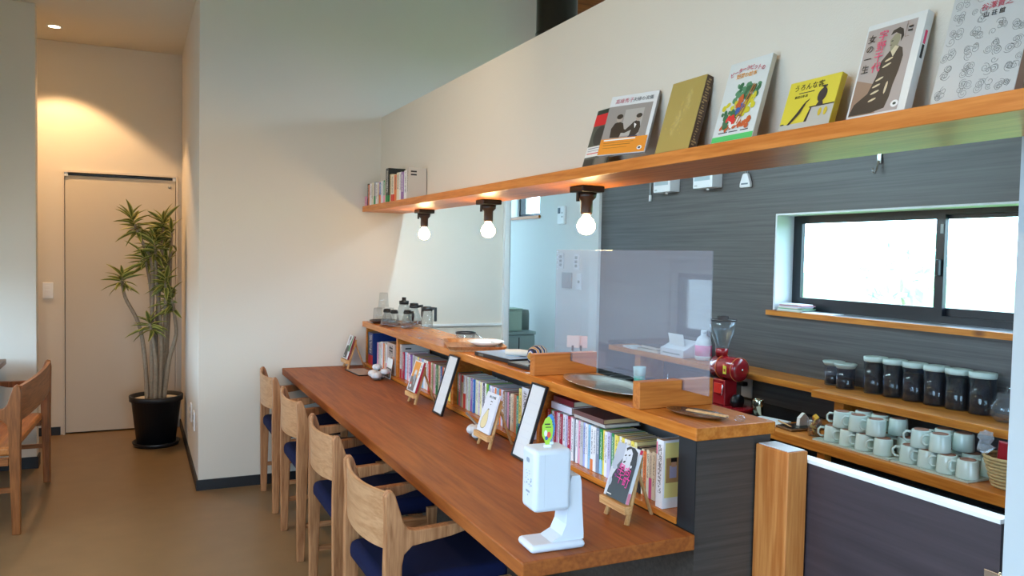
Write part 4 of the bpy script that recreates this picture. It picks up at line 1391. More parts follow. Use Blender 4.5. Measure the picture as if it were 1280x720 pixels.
# ================================================================== menu stands
def menu_stand(lab, y, xb=1.2275):
    L = 0.272
    lean = math.asin(0.080 / L)
    t = thing('menu_stand', lab, 'menu stand', (xb, y, 0.7088 + 0.010 * math.sin(lean)), (-lean, 0, FACE_L), group='black-framed menu stands leaning on the bar')
    w = 0.116
    e = 0.007
    b = MB().box(-w / 2, w / 2, 0, 0.010, 0, e).box(-w / 2, w / 2, 0, 0.010, L - e, L).box(-w / 2, -w / 2 + e, 0, 0.010, e, L - e).box(w / 2 - e, w / 2, 0, 0.010, e, L - e)
    b.build('frame', BLACK, t)
    bx('menu_sheet', pbr('glossy_sheet', '#d9dadc', 0.12), -w / 2 + e, w / 2 - e, 0.003, 0.008, e, L - e, t)
    for i, z in enumerate((0.05, 0.075, 0.10, 0.125, 0.15, 0.175, 0.20)):
        bx('menu_line', flat('faint_line', '#c6c7cb'), -w / 2 + 0.018, w / 2 - 0.02 - 0.012 * (i % 3), 0.0026, 0.003, z, z + 0.0025, t)


menu_stand('black-framed menu stand leaning on the bar board before the far divider', 3.367)
menu_stand('black-framed menu stand leaning on the bar board just behind the sanitizer', 2.525)
t = thing('menu_card', 'black-edged menu card lying flat near the end wall', 'menu', (1.235, 4.70, 0.7088), (0, 0, R(4)))
MB().box(-0.062, 0.062, -0.135, 0.135, 0, 0.006, 0.001).build('backing', BLACK, t)
bx('card', pbr('menu_pinkish', '#c7aa9c', 0.15), -0.055, 0.055, -0.128, 0.128, 0.0061, 0.0068, t)

# cotton bolls
rr = random.Random(6)
CW, HUSK = pbr('cotton_white', '#cfcfd2', 0.95, bump=0.8, bscale=150), pbr('cotton_husk', '#5c4a3c', 0.9)


def cotton(lab, x, y, pts, stem):
    t = thing('cotton_sprig', lab, 'dried flowers', (x, y, 0.7088))
    MB().tube(stem, 0.005, 7).build('stem', pbr('cotton_stem', '#8d837c', 0.9), t)
    for (a, b_, c, r) in pts:
        q = MB()
        for k in range(4):
            an = k * PI / 2 + rr.uniform(-.3, .3)
            q.lathe([(0, -r * .7), (r * .55, -r * .35), (r * .7, 0.05 * r), (r * .5, r * .5), (0, r * .7)], (a + math.cos(an) * r * .42, b_ + math.sin(an) * r * .42, c), 9)
        bo = q.build('boll', CW, t)
        MB().lathe([(0, -r * 1.02), (r * .5, -r * .85), (r * .8, -r * .5), (r * .6, -r * .62), (0, -r * .8)], (a, b_, c), 8).build('husk', HUSK, bo)


cotton('cluster of white cotton bolls beside the flat menu card', 1.255, 4.43, [(-.015, .02, .030, .030), (.022, -.015, .028, .028), (-.02, -.05, .029, .029), (.012, .045, .062, .026), (.03, -.06, .050, .026)], [(0.05, 0.06, .008), (0.02, 0.0, .010), (0.0, -.06, .012)])
cotton('dried cotton sprig lying before the easel with the squash book', 1.235, 2.88, [(-.02, .02, .030, .028), (.010, -.03, .028, .027), (-.03, -.04, .022, .020), (.035, -.02, .045, .026)], [(.075, .33, .030), (.062, .22, .020), (.04, .10, .014), (0, 0, .012)])
t = thing('photo_card', 'small white card with a dark photo among the far cotton bolls', 'card', (1.318, 4.44, 0.7092), (R(-8), 0, FACE_L))
bx('card', PAPER, -0.05, 0.05, 0, 0.002, 0, 0.115, t)
art(t, [(dk, rect(-.045, .045, .004, .06)), (flat('photo_mid', '#77736c'), ell(-.01, .03, .012, .02)), (flat('photo_lightgrey', '#a8a4a2'), ell(.02, .03, .006, .022))])

# ================================================================== sanitizer dispenser
sd = thing('sanitizer_dispenser', 'white table-top hand sanitizer dispenser on a curved stand near the counter end', 'dispenser', (0.946, 1.735, 0.7088), (0, 0, R(-3)))
WS = pbr('dispenser_white', '#d3d9e4', 0.28, spec=0.5)
MB().box(-0.078, 0.070, -0.045, 0.045, 0, 0.020, 0.016, seg=4, smooth=True).build('base', WS, sd)
rings = []
for x0, x1, z in ((-0.020, 0.068, 0.0202), (0.008, 0.068, 0.034), (0.020, 0.066, 0.060), (0.024, 0.062, 0.110), (0.028, 0.059, 0.165), (0.032, 0.055, 0.180)):
    rings.append([(x0, -0.034, z), (x1, -0.034, z), (x1, 0.034, z), (x0, 0.034, z)])
bb = MB().loft(rings, smooth=False)
bb.build('stand', WS, sd)
sdb = MB().box(-0.072, 0.028, -0.043, 0.038, 0.098, 0.252, 0.012, seg=4, smooth=True)
sdb.build('body', WS, sd)
bx('seam', pbr('seam_grey', '#b8bfc9', 0.4), -0.046, -0.0455, -0.0433, -0.0428, 0.112, 0.242, sd)
inkb = flat('print_bluegrey', '#8f9cae')
fb = MB()
for (y0, y1, z0, z1) in ((-.008, .006, .216, .219), (-.010, .008, .219, .224), (-.008, .006, .224, .227)):
    fb.box(-0.0726, -0.0721, y0, y1, z0, z1)
rr = random.Random(9)
for k in range(20):
    y0, z0 = rr.uniform(-.026, .020), rr.uniform(.158, .195)
    fb.box(-0.0726, -0.0721, y0, y0 + rr.uniform(.0015, .007), z0, z0 + rr.uniform(.001, .003))
fb.box(-0.0726, -0.0721, -.014, .008, .142, .147).box(-0.0726, -0.0721, -.005, -.001, .134, .137)
fb.build('front_print', inkb, sd)
for lab, dx, c, c2, ry in (('lime green leaf-shaped paper tag standing on the sanitizer dispenser', -0.028, '#a6cf3a', '#e2523a', 0.12), ('blue leaf-shaped paper tag standing on the sanitizer dispenser', -0.008, '#3f7fc4', '#a98a5a', -0.15)):
    t = thing('paper_tag', lab, 'tag', (0.946 + dx, 1.722 if dx < -0.02 else 1.748, 0.9612), (0, 0, R(-12 if dx < 0 else 14)), group='leaf-shaped tags on the dispenser')
    pf = [(-.004, 0), (-.007, .014), (-.014, .028), (-.014, .052), (-.006, .070), (.003, .076), (.010, .066), (.014, .045), (.012, .024), (.006, .012), (.004, 0)]
    MB().prism(pf, -0.0006, 0.0006, 'Y').build('tag_card', flat('tag_' + c[1:], c), t)
    art(t, [(flat('tag2_' + c2[1:], c2), ell(.003, .030, .005, .008)), (PAPER, ell(-.005, .034, .004, .008)), (flat('gardenblue', '#2a55a0'), ell(-.003, .022, .004, .005))] + ([(BLK, rect(-.008, .006, .055, .058)), (BLK, rect(-.006, .008, .048, .050))] if dx < 0 else []), y0=-0.0009)
    bx('foot_clip', WHITEP, -.009, .009, -.003, .003, -0.0002, 0.006, t) if dx < 0 else bx('foot_clip', WHITEP, -.007, .007, -.003, .003, -0.0002, 0.005, t)

# ================================================================== things on the bar top
BZ = 0.9895


def carafe(lab, x, y, h, r, handle=True, lid=True, rz=0.0, group='small glass coffee servers on the bar'):
    t = thing('coffee_server', lab, 'server', (x, y, BZ), (0, 0, rz), group)
    MB().lathe([(0, 0.001), (r, 0.001), (r * 1.02, h * .08), (r * .76, h * .42), (r * .46, h * .74), (r * .45, h * .84), (r * .42, h * .84), (r * .43, h * .74), (r * .73, h * .42), (r * .98, h * .09), (0, h * .04)], seg=24).build('flask', CLEAR, t)
    MB().lathe([(r * .465, h * .75), (r * .58, h * .76), (r * .58, h * .87), (r * .465, h * .87)], seg=20).build('collar', BLACK, t)
    if lid:
        MB().lathe([(0, h * .875), (r * .53, h * .875), (r * .49, h * .95), (0, h * .97)], seg=20).build('lid', BLACK, t)
    if handle:
        MB().tube([(r * .62, 0, h * .82), (r * 1.15, 0, h * .86), (r * 1.22, 0, h * .72), (r * 1.12, 0, h * .40)], [.008, .009, .009, .006], 8).build('handle', BLACK, t)
    MB().lathe([(0, h * .045), (r * .96, h * .095), (r * .90, h * .2), (0, h * .2)], seg=20).build('contents', pbr('amber_beans', '#7a4a34', 0.5, var=0.4, vscale=90), t)
    return t


carafe('small glass server with black collar, nearest the stacked tumblers', 1.385, 4.690, 0.105, 0.040, False, True)
carafe('small glass server with black collar, middle of the front three', 1.402, 4.598, 0.105, 0.040, False, True)
carafe('small glass server with black collar, nearest the camera of the front three', 1.455, 4.508, 0.110, 0.042, True, True, -1.2)
carafe('taller glass server with a black collar behind the front three', 1.532, 4.620, 0.145, 0.050, True, True, -0.9)
t = thing('glass_pitcher', 'tall glass pitcher with a black top and long black handle on the bar', 'pitcher', (1.552, 4.440, BZ), (0, 0, -0.75))
MB().lathe([(0, 0.001), (0.038, 0.001), (0.039, 0.01), (0.030, 0.105), (0.028, 0.105), (0.036, 0.012), (0, 0.008)], seg=24).build('jug', CLEAR, t)
MB().lathe([(0, 0.1055), (0.033, 0.1055), (0.032, 0.122), (0.022, 0.130), (0, 0.131)], seg=24).build('lid', BLACK, t)
MB().prism([(0.024, 0.110), (0.046, 0.112), (0.046, 0.045), (0.060, 0.045), (0.060, 0.126), (0.024, 0.128)], -0.009, 0.009, 'Y', bev=0.003).build('handle', BLACK, t)
t = thing('upturned_server', 'upturned glass server with a black stopper between the tumblers and servers', 'server', (1.500, 4.72, BZ))
MB().lathe([(0, 0.001), (0.034, 0.001), (0.042, 0.03), (0.036, 0.105), (0.026, 0.125), (0.024, 0.125), (0.034, 0.103), (0.040, 0.032), (0, 0.006)], seg=24).build('flask', CLEAR, t)
MB().lathe([(0, 0.1255), (0.030, 0.1255), (0.030, 0.147), (0.013, 0.149), (0.013, 0.168), (0, 0.169)], seg=20).build('stopper', BLACK, t)
t = thing('brown_saucer', 'dark brown round tray under the stacked glass tumblers', 'tray', (1.420, 4.870, BZ))
MB().lathe([(0, 0.001), (0.070, 0.001), (0.092, 0.016), (0.090, 0.018), (0.068, 0.004), (0, 0.004)], seg=28).build('dish', pbr('brown_lacquer', '#3a211a', 0.3), t)
tg = [(1.375, 4.855, 0.006, 'clear glass tumbler on the brown tray, the far left one'), (1.445, 4.838, 0.006, 'clear glass tumbler on the brown tray, nearest the servers'), (1.412, 4.914, 0.006, 'clear glass tumbler on the brown tray, back one'),
      (1.418, 4.880, 0.0985, 'clear glass tumbler balanced on top of the other tumblers')]
for i, (x, y, z, lab) in enumerate(tg):
    t = thing('glass_tumbler', lab, 'glass', (x, y, BZ + z), group='stacked clear tumblers')
    MB().lathe([(0.031, 0), (0.033, 0), (0.025, 0.090), (0, 0.091), (0, 0.084), (0.023, 0.084)], seg=20).build('glass', CLEAR, t)

tr = thing('wooden_tray', 'light wooden serving tray holding a white plate on the bar', 'tray', (1.458, 3.500, BZ), (0, 0, R(-16)))
b = MB()
P = [(-0.105, -0.175), (0.105, -0.175), (0.125, -0.155), (0.125, 0.155), (0.105, 0.175), (-0.105, 0.175), (-0.125, 0.155), (-0.125, -0.155)]
b.prism(P, 0, 0.006, 'Z')
b.build('tray_base', TRAYW, tr)
rings = []
for (k, z) in ((1.0, 0.0062), (1.09, 0.022), (1.06, 0.022), (0.97, 0.0062)):
    rings.append([(p[0] * k, p[1] * k, z) for p in P])
MB().loft(rings + [rings[0]], smooth=False, caps=False).build('rim', TRAYW, tr)
pt = thing('white_plate', 'white plate with a small spoon on the wooden tray', 'plate', (1.508, 3.470, BZ + 0.0068))
MB().lathe([(0, 0), (0.045, 0), (0.060, 0.010), (0.088, 0.024), (0.087, 0.026), (0.058, 0.013), (0.04, 0.006), (0, 0.006)], seg=32).build('plate', pbr('plate_white', '#eceae6', 0.25, coat=0.3), pt)
st = thing('tea_spoon', 'small steel spoon resting on the white plate', 'spoon', (1.520, 3.462, BZ + 0.027), (0, R(-10), R(120)))
MB().tube([(-0.02, 0, 0.002), (0.04, 0, 0.006), (0.085, 0, 0.020)], [0.0022, 0.002, 0.003], 6).build('handle', STEEL, st)
MB().lathe([(0, -0.003), (0.010, 0.0), (0.012, 0.003), (0, 0.001)], (-0.030, 0, 0.001), 14, sx=1.4).build('spoon_bowl', STEEL, st)
t = thing('glass_dish', 'low round dish with a dark metal rim at the back edge of the bar', 'dish', (1.538, 3.80, BZ))
MB().lathe([(0, 0.001), (0.046, 0.001), (0.050, 0.034), (0.047, 0.034), (0.043, 0.005), (0, 0.005)], seg=28).build('bowl', CLEAR, t)
MB().lathe([(0.046, 0.0345), (0.052, 0.0345), (0.052, 0.042), (0.046, 0.042)], seg=28).build('rim', SASH, t)

# clipboards, cloths and pouch near the far screen block
t = thing('folder', 'black-edged pale blue folder lying on the bar beside the wooden tray', 'folder', (1.468, 3.085, BZ), (0, 0, R(6)))
MB().box(-0.105, 0.105, -0.15, 0.15, 0, 0.016, 0.002).build('folder_body', BLACK, t)
bx('cover_sheet', pbr('folder_blue', '#a7bde0', 0.2), -0.098, 0.103, -0.145, 0.145, 0.0162, 0.0172, t)
bx('label_plate', pbr('folder_label', '#6b6a60', 0.3), -0.1066, -0.1055, 0.07, 0.11, 0.003, 0.013, t)
t = thing('card_reader', 'flat black tablet lying in front of the pale blue folder', 'tablet', (1.465, 2.795, BZ), (0, 0, R(4)))
MB().box(-0.105, 0.105, -0.105, 0.105, 0, 0.014, 0.003).build('case', BLACK, t)
bx('screen', pbr('tablet_glass', '#20262c', 0.06), -0.095, 0.095, -0.095, 0.095, 0.0142, 0.0147, t)
t = thing('rolled_napkin', 'rolled white cloth lying on the pale blue folder', 'napkin', (1.455, 3.000, BZ + 0.0175), (0, 0, R(-48)))
MB().tube([(-0.06, 0, 0.015), (0.0, 0.006, 0.016), (0.07, 0, 0.014)], [0.012, 0.0145, 0.012], 10).build('roll', pbr('napkin_white', '#dcd6cc', 0.9), t)
MB().tube([(0.0705, 0, 0.014), (0.0785, 0, 0.014)], 0.0125, 10).build('dark_end', BLACK, t)
t = thing('notebook', 'dark notebook lying on the folder beside the cloth roll', 'notebook', (1.525, 2.985, BZ + 0.0175), (0, 0, R(15)))
MB().box(-0.045, 0.030, -0.055, 0.055, 0, 0.010, 0.001).build('cover', pbr('notebook_navy', '#1a2036', 0.4), t)
bx('pages', PAPER, -0.0462, 0.0305, -0.052, 0.050, 0.002, 0.008, t)
t = thing('striped_pouch', 'small striped blue and white pouch behind the far screen block', 'pouch', (1.440, 2.800, BZ + 0.0152), (0, 0, R(30)))
m, nt, bs = newmat('striped_cloth')
tc = nt.nodes.new('ShaderNodeTexCoord')
wv = nt.nodes.new('ShaderNodeTexWave')
wv.inputs['Scale'].default_value = 14
wv.inputs['Distortion'].default_value = 1.5
cr = nt.nodes.new('ShaderNodeValToRGB')
cr.color_ramp.interpolation = 'CONSTANT'
for p, c in ((0.3, '#27408a'), (0.55, '#c9cfd6'), (0.75, '#b98a3c')):
    e = cr.color_ramp.elements.new(p)
    e.color = col4(c)
cr.color_ramp.elements[0].color = col4('#12141c')
nt.links.new(tc.outputs['Object'], wv.inputs['Vector'])
nt.links.new(wv.outputs['Fac'], cr.inputs[0])
nt.links.new(cr.outputs[0], bs.inputs['Base Color'])
bs.inputs['Roughness'].default_value = 0.6
MB().lathe([(0, 0), (0.040, 0.005), (0.050, 0.030), (0.043, 0.056), (0.022, 0.070), (0, 0.073)], seg=22, sx=1.15, sy=0.7).build('pouch', m, t)
t = thing('paper_sheet', 'white sheet of paper on the bar against the far screen block', 'paper', (1.395, 2.660, BZ), (0, 0, 0))
bx('sheet', PAPER, -0.06, 0.05, -0.022, 0.028, 0.0, 0.0008, t)
for i, (x, y, c) in enumerate(((1.545, 2.705, '#ecd8cf'), (1.573, 2.690, '#e8c6bd'))):
    t = thing('card_clip', ('pale peach card on a wire stand behind the far screen block', 'pale pink card on a wire stand beside the peach one')[i], 'card stand', (x, y, BZ), (0, 0, FACE_L + 0.6))
    MB().lathe([(0, 0), (0.010, 0), (0.010, 0.008), (0, 0.009)], seg=14).build('foot', BLACK, t)
    MB().tube([(0, 0, 0.0092), (0, 0, 0.085)], 0.0018, 6).build('wire', BLACK, t)
    MB().box(-0.026, 0.026, -0.0005, 0.0005, 0.0855, 0.132).build('card', pbr('peach_card%d' % i, c, 0.7), t)
    bx('clip_jaw', BROWNSOCK, -0.004, 0.004, -0.003, -0.0008, 0.074, 0.094, t)

# screen: two slotted blocks and the clear sheet
for y, lab in ((1.925, 'slotted pine block holding the near end of the clear screen'), (2.600, 'slotted pine block holding the far end of the clear screen')):
    t = thing('screen_block', lab, 'block', (1.458, y, BZ), group='slotted pine blocks under the clear screen')
    P = [(-0.133, 0), (0.133, 0), (0.133, 0.079), (0.0262, 0.079), (0.0262, 0.049), (0.0178, 0.049), (0.0178, 0.079), (-0.133, 0.079)]
    MB().prism(P, 0, 0.036, 'Y', bev=0.0012, seg=1).build('block', BLOCKW, t)
t = thing('clear_screen', 'clear acrylic screen standing upright in two pine blocks on the bar', 'screen', (1.480, 2.27, BZ + 0.0495))
MB().box(-0.0025, 0.0025, -0.462, 0.462, 0.0, 0.414, 0.0008, seg=1).build('sheet', ACRYL, t)

# oval steel tray, leaf reflection aside, and the little till tray
t = thing('oval_tray', 'oval polished steel tray between the two screen blocks on the bar', 'tray', (1.436, 2.285, BZ), (0, 0, R(-1)))
prof = [(0, 0.0008), (0.62, 0.0008), (0.72, 0.003), (0.90, 0.012), (1.0, 0.016), (0.995, 0.0175), (0.89, 0.0135), (0.71, 0.0045), (0.61, 0.0023), (0, 0.0023)]
MB().lathe([(r * 0.105, z) for r, z in prof], seg=44, sy=2.25).build('dish', pbr('tray_steel', '#e2e2e0', 0.22, metal=1.0), t)
t = thing('change_tray', 'small dark wooden money tray at the near end of the bar', 'tray', (1.430, 1.797, BZ), (0, 0, R(17)))
prof = [(0, 0.0008), (0.75, 0.0008), (1.0, 0.010), (0.98, 0.0115), (0.74, 0.0028), (0, 0.0028)]
MB().lathe([(r * 0.046, z) for r, z in prof], seg=36, sy=2.15).build('dish', pbr('walnut_dish', '#5a3a24', 0.18, coat=0.6), t)
t = thing('wooden_stick', 'light wooden stick lying in the dark money tray', 'stick', (1.442, 1.772, BZ + 0.0095), (0, 0, R(20)))
MB().box(-0.007, 0.007, -0.068, 0.060, 0.0, 0.005, 0.001).build('stick', PINEZ, t)
t = thing('glint_bead', 'small clear bead standing in for a glint beside the money tray', 'bead', (1.492, 1.690, BZ))
MB().lathe([(0, 0), (0.012, 0.002), (0.016, 0.008), (0.010, 0.015), (0, 0.017)], seg=16).build('bead', CLEAR, t)  # bead added to give the small glint at the tray tip

# ================================================================== kitchen wall
KX = XK - 0.0006


def wall_item(name, lab, cat, y, z, group=None):
    return thing(name, lab, cat, (KX, y, z), group=group)


def switch_plate(y, z, lab, w=0.075, h=0.12, n=3, c=None):
    t = wall_item('switch_plate', lab, 'switch', y, z, 'white switch plates on the back room wall')
    MB().box(-0.010, 0, -w / 2, w / 2, -h / 2, h / 2, 0.002).build('plate', c or WHITEP, t)
    for i in range(n):
        zz = (i - (n - 1) / 2) * h * .26
        MB().box(-0.013, -0.0102, -w * .24, w * .24, zz - h * .09, zz + h * .09, 0.001).build('rocker', GREYP, t)


switch_plate(5.455, 1.392, 'white switch plate behind the clear screen, upper left one')
switch_plate(5.215, 1.388, 'white switch plate behind the clear screen, upper right one')
switch_plate(5.36, 1.245, 'wide white plate behind the clear screen, below the switches', 0.15, 0.12, 2, GREYP)
switch_plate(5.17, 1.240, 'narrow white plate behind the clear screen, beside the wide lower one', 0.06, 0.12, 1)
t = wall_item('wall_thermostat', 'small white wall control with a grey display on the back room wall', 'control panel', 5.455, 1.745)
MB().box(-0.020, 0, -0.055, 0.055, -0.070, 0.070, 0.006).build('case', WHITEP, t)
bx('display', pbr('lcd', '#47586a', 0.2), -0.0212, -0.0203, 0.005, 0.045, 0.012, 0.056, t)
for k in range(2):
    bx('button', GREYP, -0.0225, -0.0203, -0.030, -0.018, 0.01 - 0.03 * k, 0.022 - 0.03 * k, t)
for y, lab in ((4.075, 'white wall box with a grey panel under the shelf, nearer the far end'), (3.685, 'white wall box with a grey panel under the shelf, nearer the hanging tag')):
    t = wall_item('wall_box', lab, 'wall unit', y, 1.832, 'white boxes high on the dark wall')
    MB().box(-0.075, 0, -0.085, 0.085, 0, 0.20, 0.004).build('case', WHITEP, t)
    bx('front_panel', pbr('wall_box_grey', '#a9bcc4', 0.4), -0.0768, -0.0753, -0.066, 0.072, 0.042, 0.18, t)
    MB().lathe([(0, -0.012), (0.008, -0.012), (0.008, -0.0003), (0, -0.0003)], (-0.05, -0.02, 0), 12).build('knob', WHITEP, t)
    bx('maker_mark', GREYP, -0.0762, -0.0753, 0.045, 0.07, 0.012, 0.017, t)
t = wall_item('pull_switch', 'slim grey hanging rod with a white tip on the dark wall', 'pull switch', 4.280, 1.80)
MB().box(-0.014, 0, -0.010, 0.010, 0.135, 0.16, 0.002).build('bracket', GREYP, t)
MB().tube([(-0.012, 0, 0.1345), (-0.012, 0, 0.03)], 0.006, 8).build('rod', GREYP, t)
MB().tube([(-0.012, 0, 0.0295), (-0.012, 0, -0.01)], [0.009, 0.010], 10).build('tip', WHITEP, t)
t = wall_item('hanging_tag', 'white bell-shaped tag hanging on the dark wall by its loop', 'tag', 3.395, 1.818)
MB().prism([(-.036, .0), (.036, .0), (.041, .006), (.040, .022), (.020, .070), (.014, .076), (-.014, .076), (-.020, .070), (-.040, .022), (-.041, .006)], -0.022, -0.003, 'X', bev=0.004).build('tag_body', WHITEP, t)
bx('printed_label', pbr('tag_print', '#6a7a8c', 0.5), -0.0232, -0.0223, -0.026, 0.026, 0.016, 0.024, t)
MB().tube([(-0.012, -0.008, 0.0765), (-0.012, -0.008, 0.125), (-0.012, 0.0, 0.135), (-0.012, 0.008, 0.125), (-0.012, 0.008, 0.0765)], 0.0025, 6).build('loop', GREYP, t)
t = wall_item('chrome_hook', 'chrome utensil hook on the dark wall above the kitchen window', 'hook', 2.545, 1.82)
MB().box(-0.010, 0, -0.011, 0.011, 0.045, 0.125, 0.003).build('plate', CHROME, t)
MB().tube([(-0.012, 0, 0.06), (-0.020, 0, 0.02), (-0.030, 0, 0.002), (-0.042, 0, 0.006), (-0.046, 0, 0.025)], 0.004, 8).build('hook', CHROME, t)
t = wall_item('kitchen_outlet', 'white wall outlet plate with a black plug beside the red grinder', 'socket', 3.345, 0.746)
MB().box(-0.010, 0, -0.040, 0.040, -0.058, 0.058, 0.003).build('plate', WHITEP, t)
MB().box(-0.045, -0.0103, -0.014, 0.030, 0.004, 0.026, 0.004).build('plug', BLACK, t)
MB().tube([(-0.04, 0.03, 0.014), (-0.10, 0.08, 0.01), (-0.15, 0.10, -0.045)], 0.004, 8).build('plug_cord', BLACK, t)

# papers on the window sill
rr = random.Random(12)
cs = ['#c7d4c0', '#e8e6ea', '#7fb08a', '#e9dcd6', '#d8dbe6', '#b97f8c', '#e8e8ea']
for i, c in enumerate(cs):
    t = thing('sill_leaflet', '%s leaflet, %s in the small pile on the kitchen window sill' % (('pale green', 'white', 'green', 'pale pink', 'bluish white', 'dusky pink', 'white')[i], ('bottom one', 'second from the bottom', 'third from the bottom', 'middle one', 'third from the top', 'second from the top', 'topmost')[i]), 'leaflet', (3.045, 3.065 - 0.008 * (i % 3), 1.1718 + 0.0055 * i), (0, 0, R(rr.uniform(-10, 10))), group='leaflets piled on the kitchen window sill')
    MB().box(-0.045, 0.045, -0.075, 0.085, 0, 0.005, 0.0005, seg=1).build('leaflet', pbr('leaflet_' + c[1:], c, 0.6), t)
t = thing('loose_paper', 'loose white paper lying beside the leaflet pile on the window sill', 'paper', (3.04, 2.885, 1.1718), (0, 0, R(6)))
MB().box(-0.045, 0.045, -0.09, 0.085, 0, 0.0025).build('sheet', PAPER, t)

# ================================================================== red coffee grinder
g = thing('coffee_grinder', 'red coffee grinder with a clear hopper on the kitchen worktop', 'grinder', (2.690, 3.10, 0.6805))
MB().box(-0.075, 0.075, -0.10, 0.13, 0, 0.022, 0.006).build('base', RED, g)
MB().box(-0.040, 0.040, 0.02, 0.11, 0.0225, 0.150, 0.006).build('column', RED, g)
mb = MB()
MX = Matrix.Translation((0, 0, 0.208)) @ Matrix.Rotation(PI / 2, 4, 'X')
mb.lathe([(0, -0.125), (0.050, -0.125), (0.0575, -0.118), (0.0575, 0.040), (0.052, 0.050), (0.030, 0.056), (0, 0.058)], seg=36, M=MX)
motor = mb.build('motor_housing', RED, g)
for y in (0.038, -0.072):
    MB().lathe([(0.0577, y - 0.0025), (0.0595, y - 0.0025), (0.0595, y + 0.0025), (0.0577, y + 0.0025)], seg=36, M=MX).build('gold_band', pbr('gold_band', '#c9622a', 0.3), motor)
MB().lathe([(0, 0.0582), (0.006, 0.0582), (0.005, 0.062), (0, 0.062)], seg=12, M=MX).build('end_screw', STEEL, motor)
stk = MB().box(-0.0600, -0.0588, -0.012, 0.012, 0.185, 0.225).build('badge', pbr('badge_yellow', '#d8c84a', 0.4), motor)
MB().box(-0.0607, -0.0601, -0.006, 0.006, 0.196, 0.210).build('badge_emblem', pbr('badge_red', '#a02a20', 0.4), stk) if False else MB().box(-0.0607, -0.0601, -0.006, 0.006, 0.196, 0.210).build('badge_emblem', pbr('badge_red', '#a02a20', 0.4), motor)
MB().lathe([(0, 0.266), (0.030, 0.262), (0.032, 0.300), (0, 0.300)], (0, 0.095, 0), 24).build('neck', RED, g)
MB().lathe([(0.031, 0.3005), (0.034, 0.320), (0.058, 0.380), (0.068, 0.440), (0.066, 0.440), (0.056, 0.381), (0.032, 0.321), (0.029, 0.3005)], (0, 0.095, 0), 30).build('hopper', CLEAR, g)
MB().lathe([(0, 0.4405), (0.070, 0.4405), (0.070, 0.446), (0.030, 0.450), (0.028, 0.462), (0, 0.464)], (0, 0.095, 0), 30).build('hopper_lid', pbr('smoked_lid', '#3c3434', 0.25), g)
MB().lathe([(0, 0.1195), (0.036, 0.1195), (0.036, 0.140), (0, 0.140)], (0, -0.0, -0.04), 20, M=Matrix.Translation((0, 0.0, 0.05)) @ Matrix.Rotation(PI / 2, 4, 'X') @ Matrix.Translation((0, 0, -0.06))).build('dial', BLACK, g)
MB().box(-0.050, -0.041, 0.03, 0.09, 0.08, 0.13, 0.002).build('dose_panel', pbr('panel_red', '#d8342a', 0.3), g)
MB().tube([(-0.055, 0.02, 0.075), (-0.058, 0.012, 0.13)], 0.003, 6).build('lever', CHROME, g)

# mugs
cup = None
mugn = 0


def mug(x, y, z, lab):
    global cup
    ang = math.atan2(y, x) + PI / 2
    if cup is None:
        cup = thing('coffee_mug', lab, 'mug', (x, y, z), (0, 0, ang), 'pale green mugs stacked upside down on the worktop')
        MB().lathe([(0.0365, 0.0), (0.0375, 0.001), (0.0365, 0.012), (0.0335, 0.060), (0.0315, 0.0635), (0.0255, 0.0640), (0.0255, 0.062), (0, 0.062)], seg=26).build('body', CERAM, cup)
        MB().lathe([(0.0, 0.0625), (0.0262, 0.0625), (0.0256, 0.0660), (0.0222, 0.0660), (0.0215, 0.0638), (0.0, 0.0638)], seg=22).build('foot_ring', FOOT, cup)
        MB().tube([(0.0345, 0, 0.052), (0.050, 0, 0.053), (0.0585, 0, 0.043), (0.0585, 0, 0.027), (0.050, 0, 0.018), (0.0365, 0, 0.019)], 0.0042, 8).build('handle', CERAM, cup)
    else:
        dup(cup, (x, y, z), (0, 0, ang), lab)


T = 0.680 + 0.0085
for (tray_y0, tray_y1, nm, fy, ft) in ((2.098, 2.475, 'left', (2.415, 2.335, 2.255, 2.168), (2.378, 2.298, 2.212)), (1.781, 2.090, 'right', (2.050, 1.9735, 1.897, 1.8205), (2.012, 1.935))):
    t = thing('mug_tray', 'thin pale tray under the %s group of stacked mugs' % nm, 'tray', (0, 0, 0.6805))
    b = MB().box(2.578, 2.840, tray_y0, tray_y1, 0, 0.003)
    b.build('tray_base', pbr('tray_pale', '#b9c4bb', 0.4), t)
    rg = [[(2.578 + a, tray_y0 + a, z), (2.840 - a, tray_y0 + a, z), (2.840 - a, tray_y1 - a, z), (2.578 + a, tray_y1 - a, z)] for a, z in ((0, .0031), (0, .007), (.004, .007), (.004, .0031), (0, .0031))]
    b = MB().loft(rg, smooth=False, caps=False)
    b.build('tray_rim', pbr('tray_pale', '#b9c4bb', 0.4), t)
    for i, y in enumerate(fy):
        mug(2.632, y, 0.6845, 'upside-down pale mug, front of the bottom layer, %s from the left in the %s group' % (ORD[i], nm))
    for i, y in enumerate(fy):
        mug(2.735, y - 0.02, 0.6845, 'upside-down pale mug, back of the bottom layer, %s from the left in the %s group' % (ORD[i], nm))
    for i, y in enumerate(ft):
        mug(2.640, y, 0.6845 + 0.0658, 'upside-down pale mug, front of the top layer, %s from the left in the %s group' % (ORD[i], nm))
    for i, y in enumerate(ft):
        mug(2.738, y - 0.022, 0.6845 + 0.0658, 'upside-down pale mug, back of the top layer, %s from the left in the %s group' % (ORD[i], nm))

# storage jars on the wall shelf
SZ = 0.8605


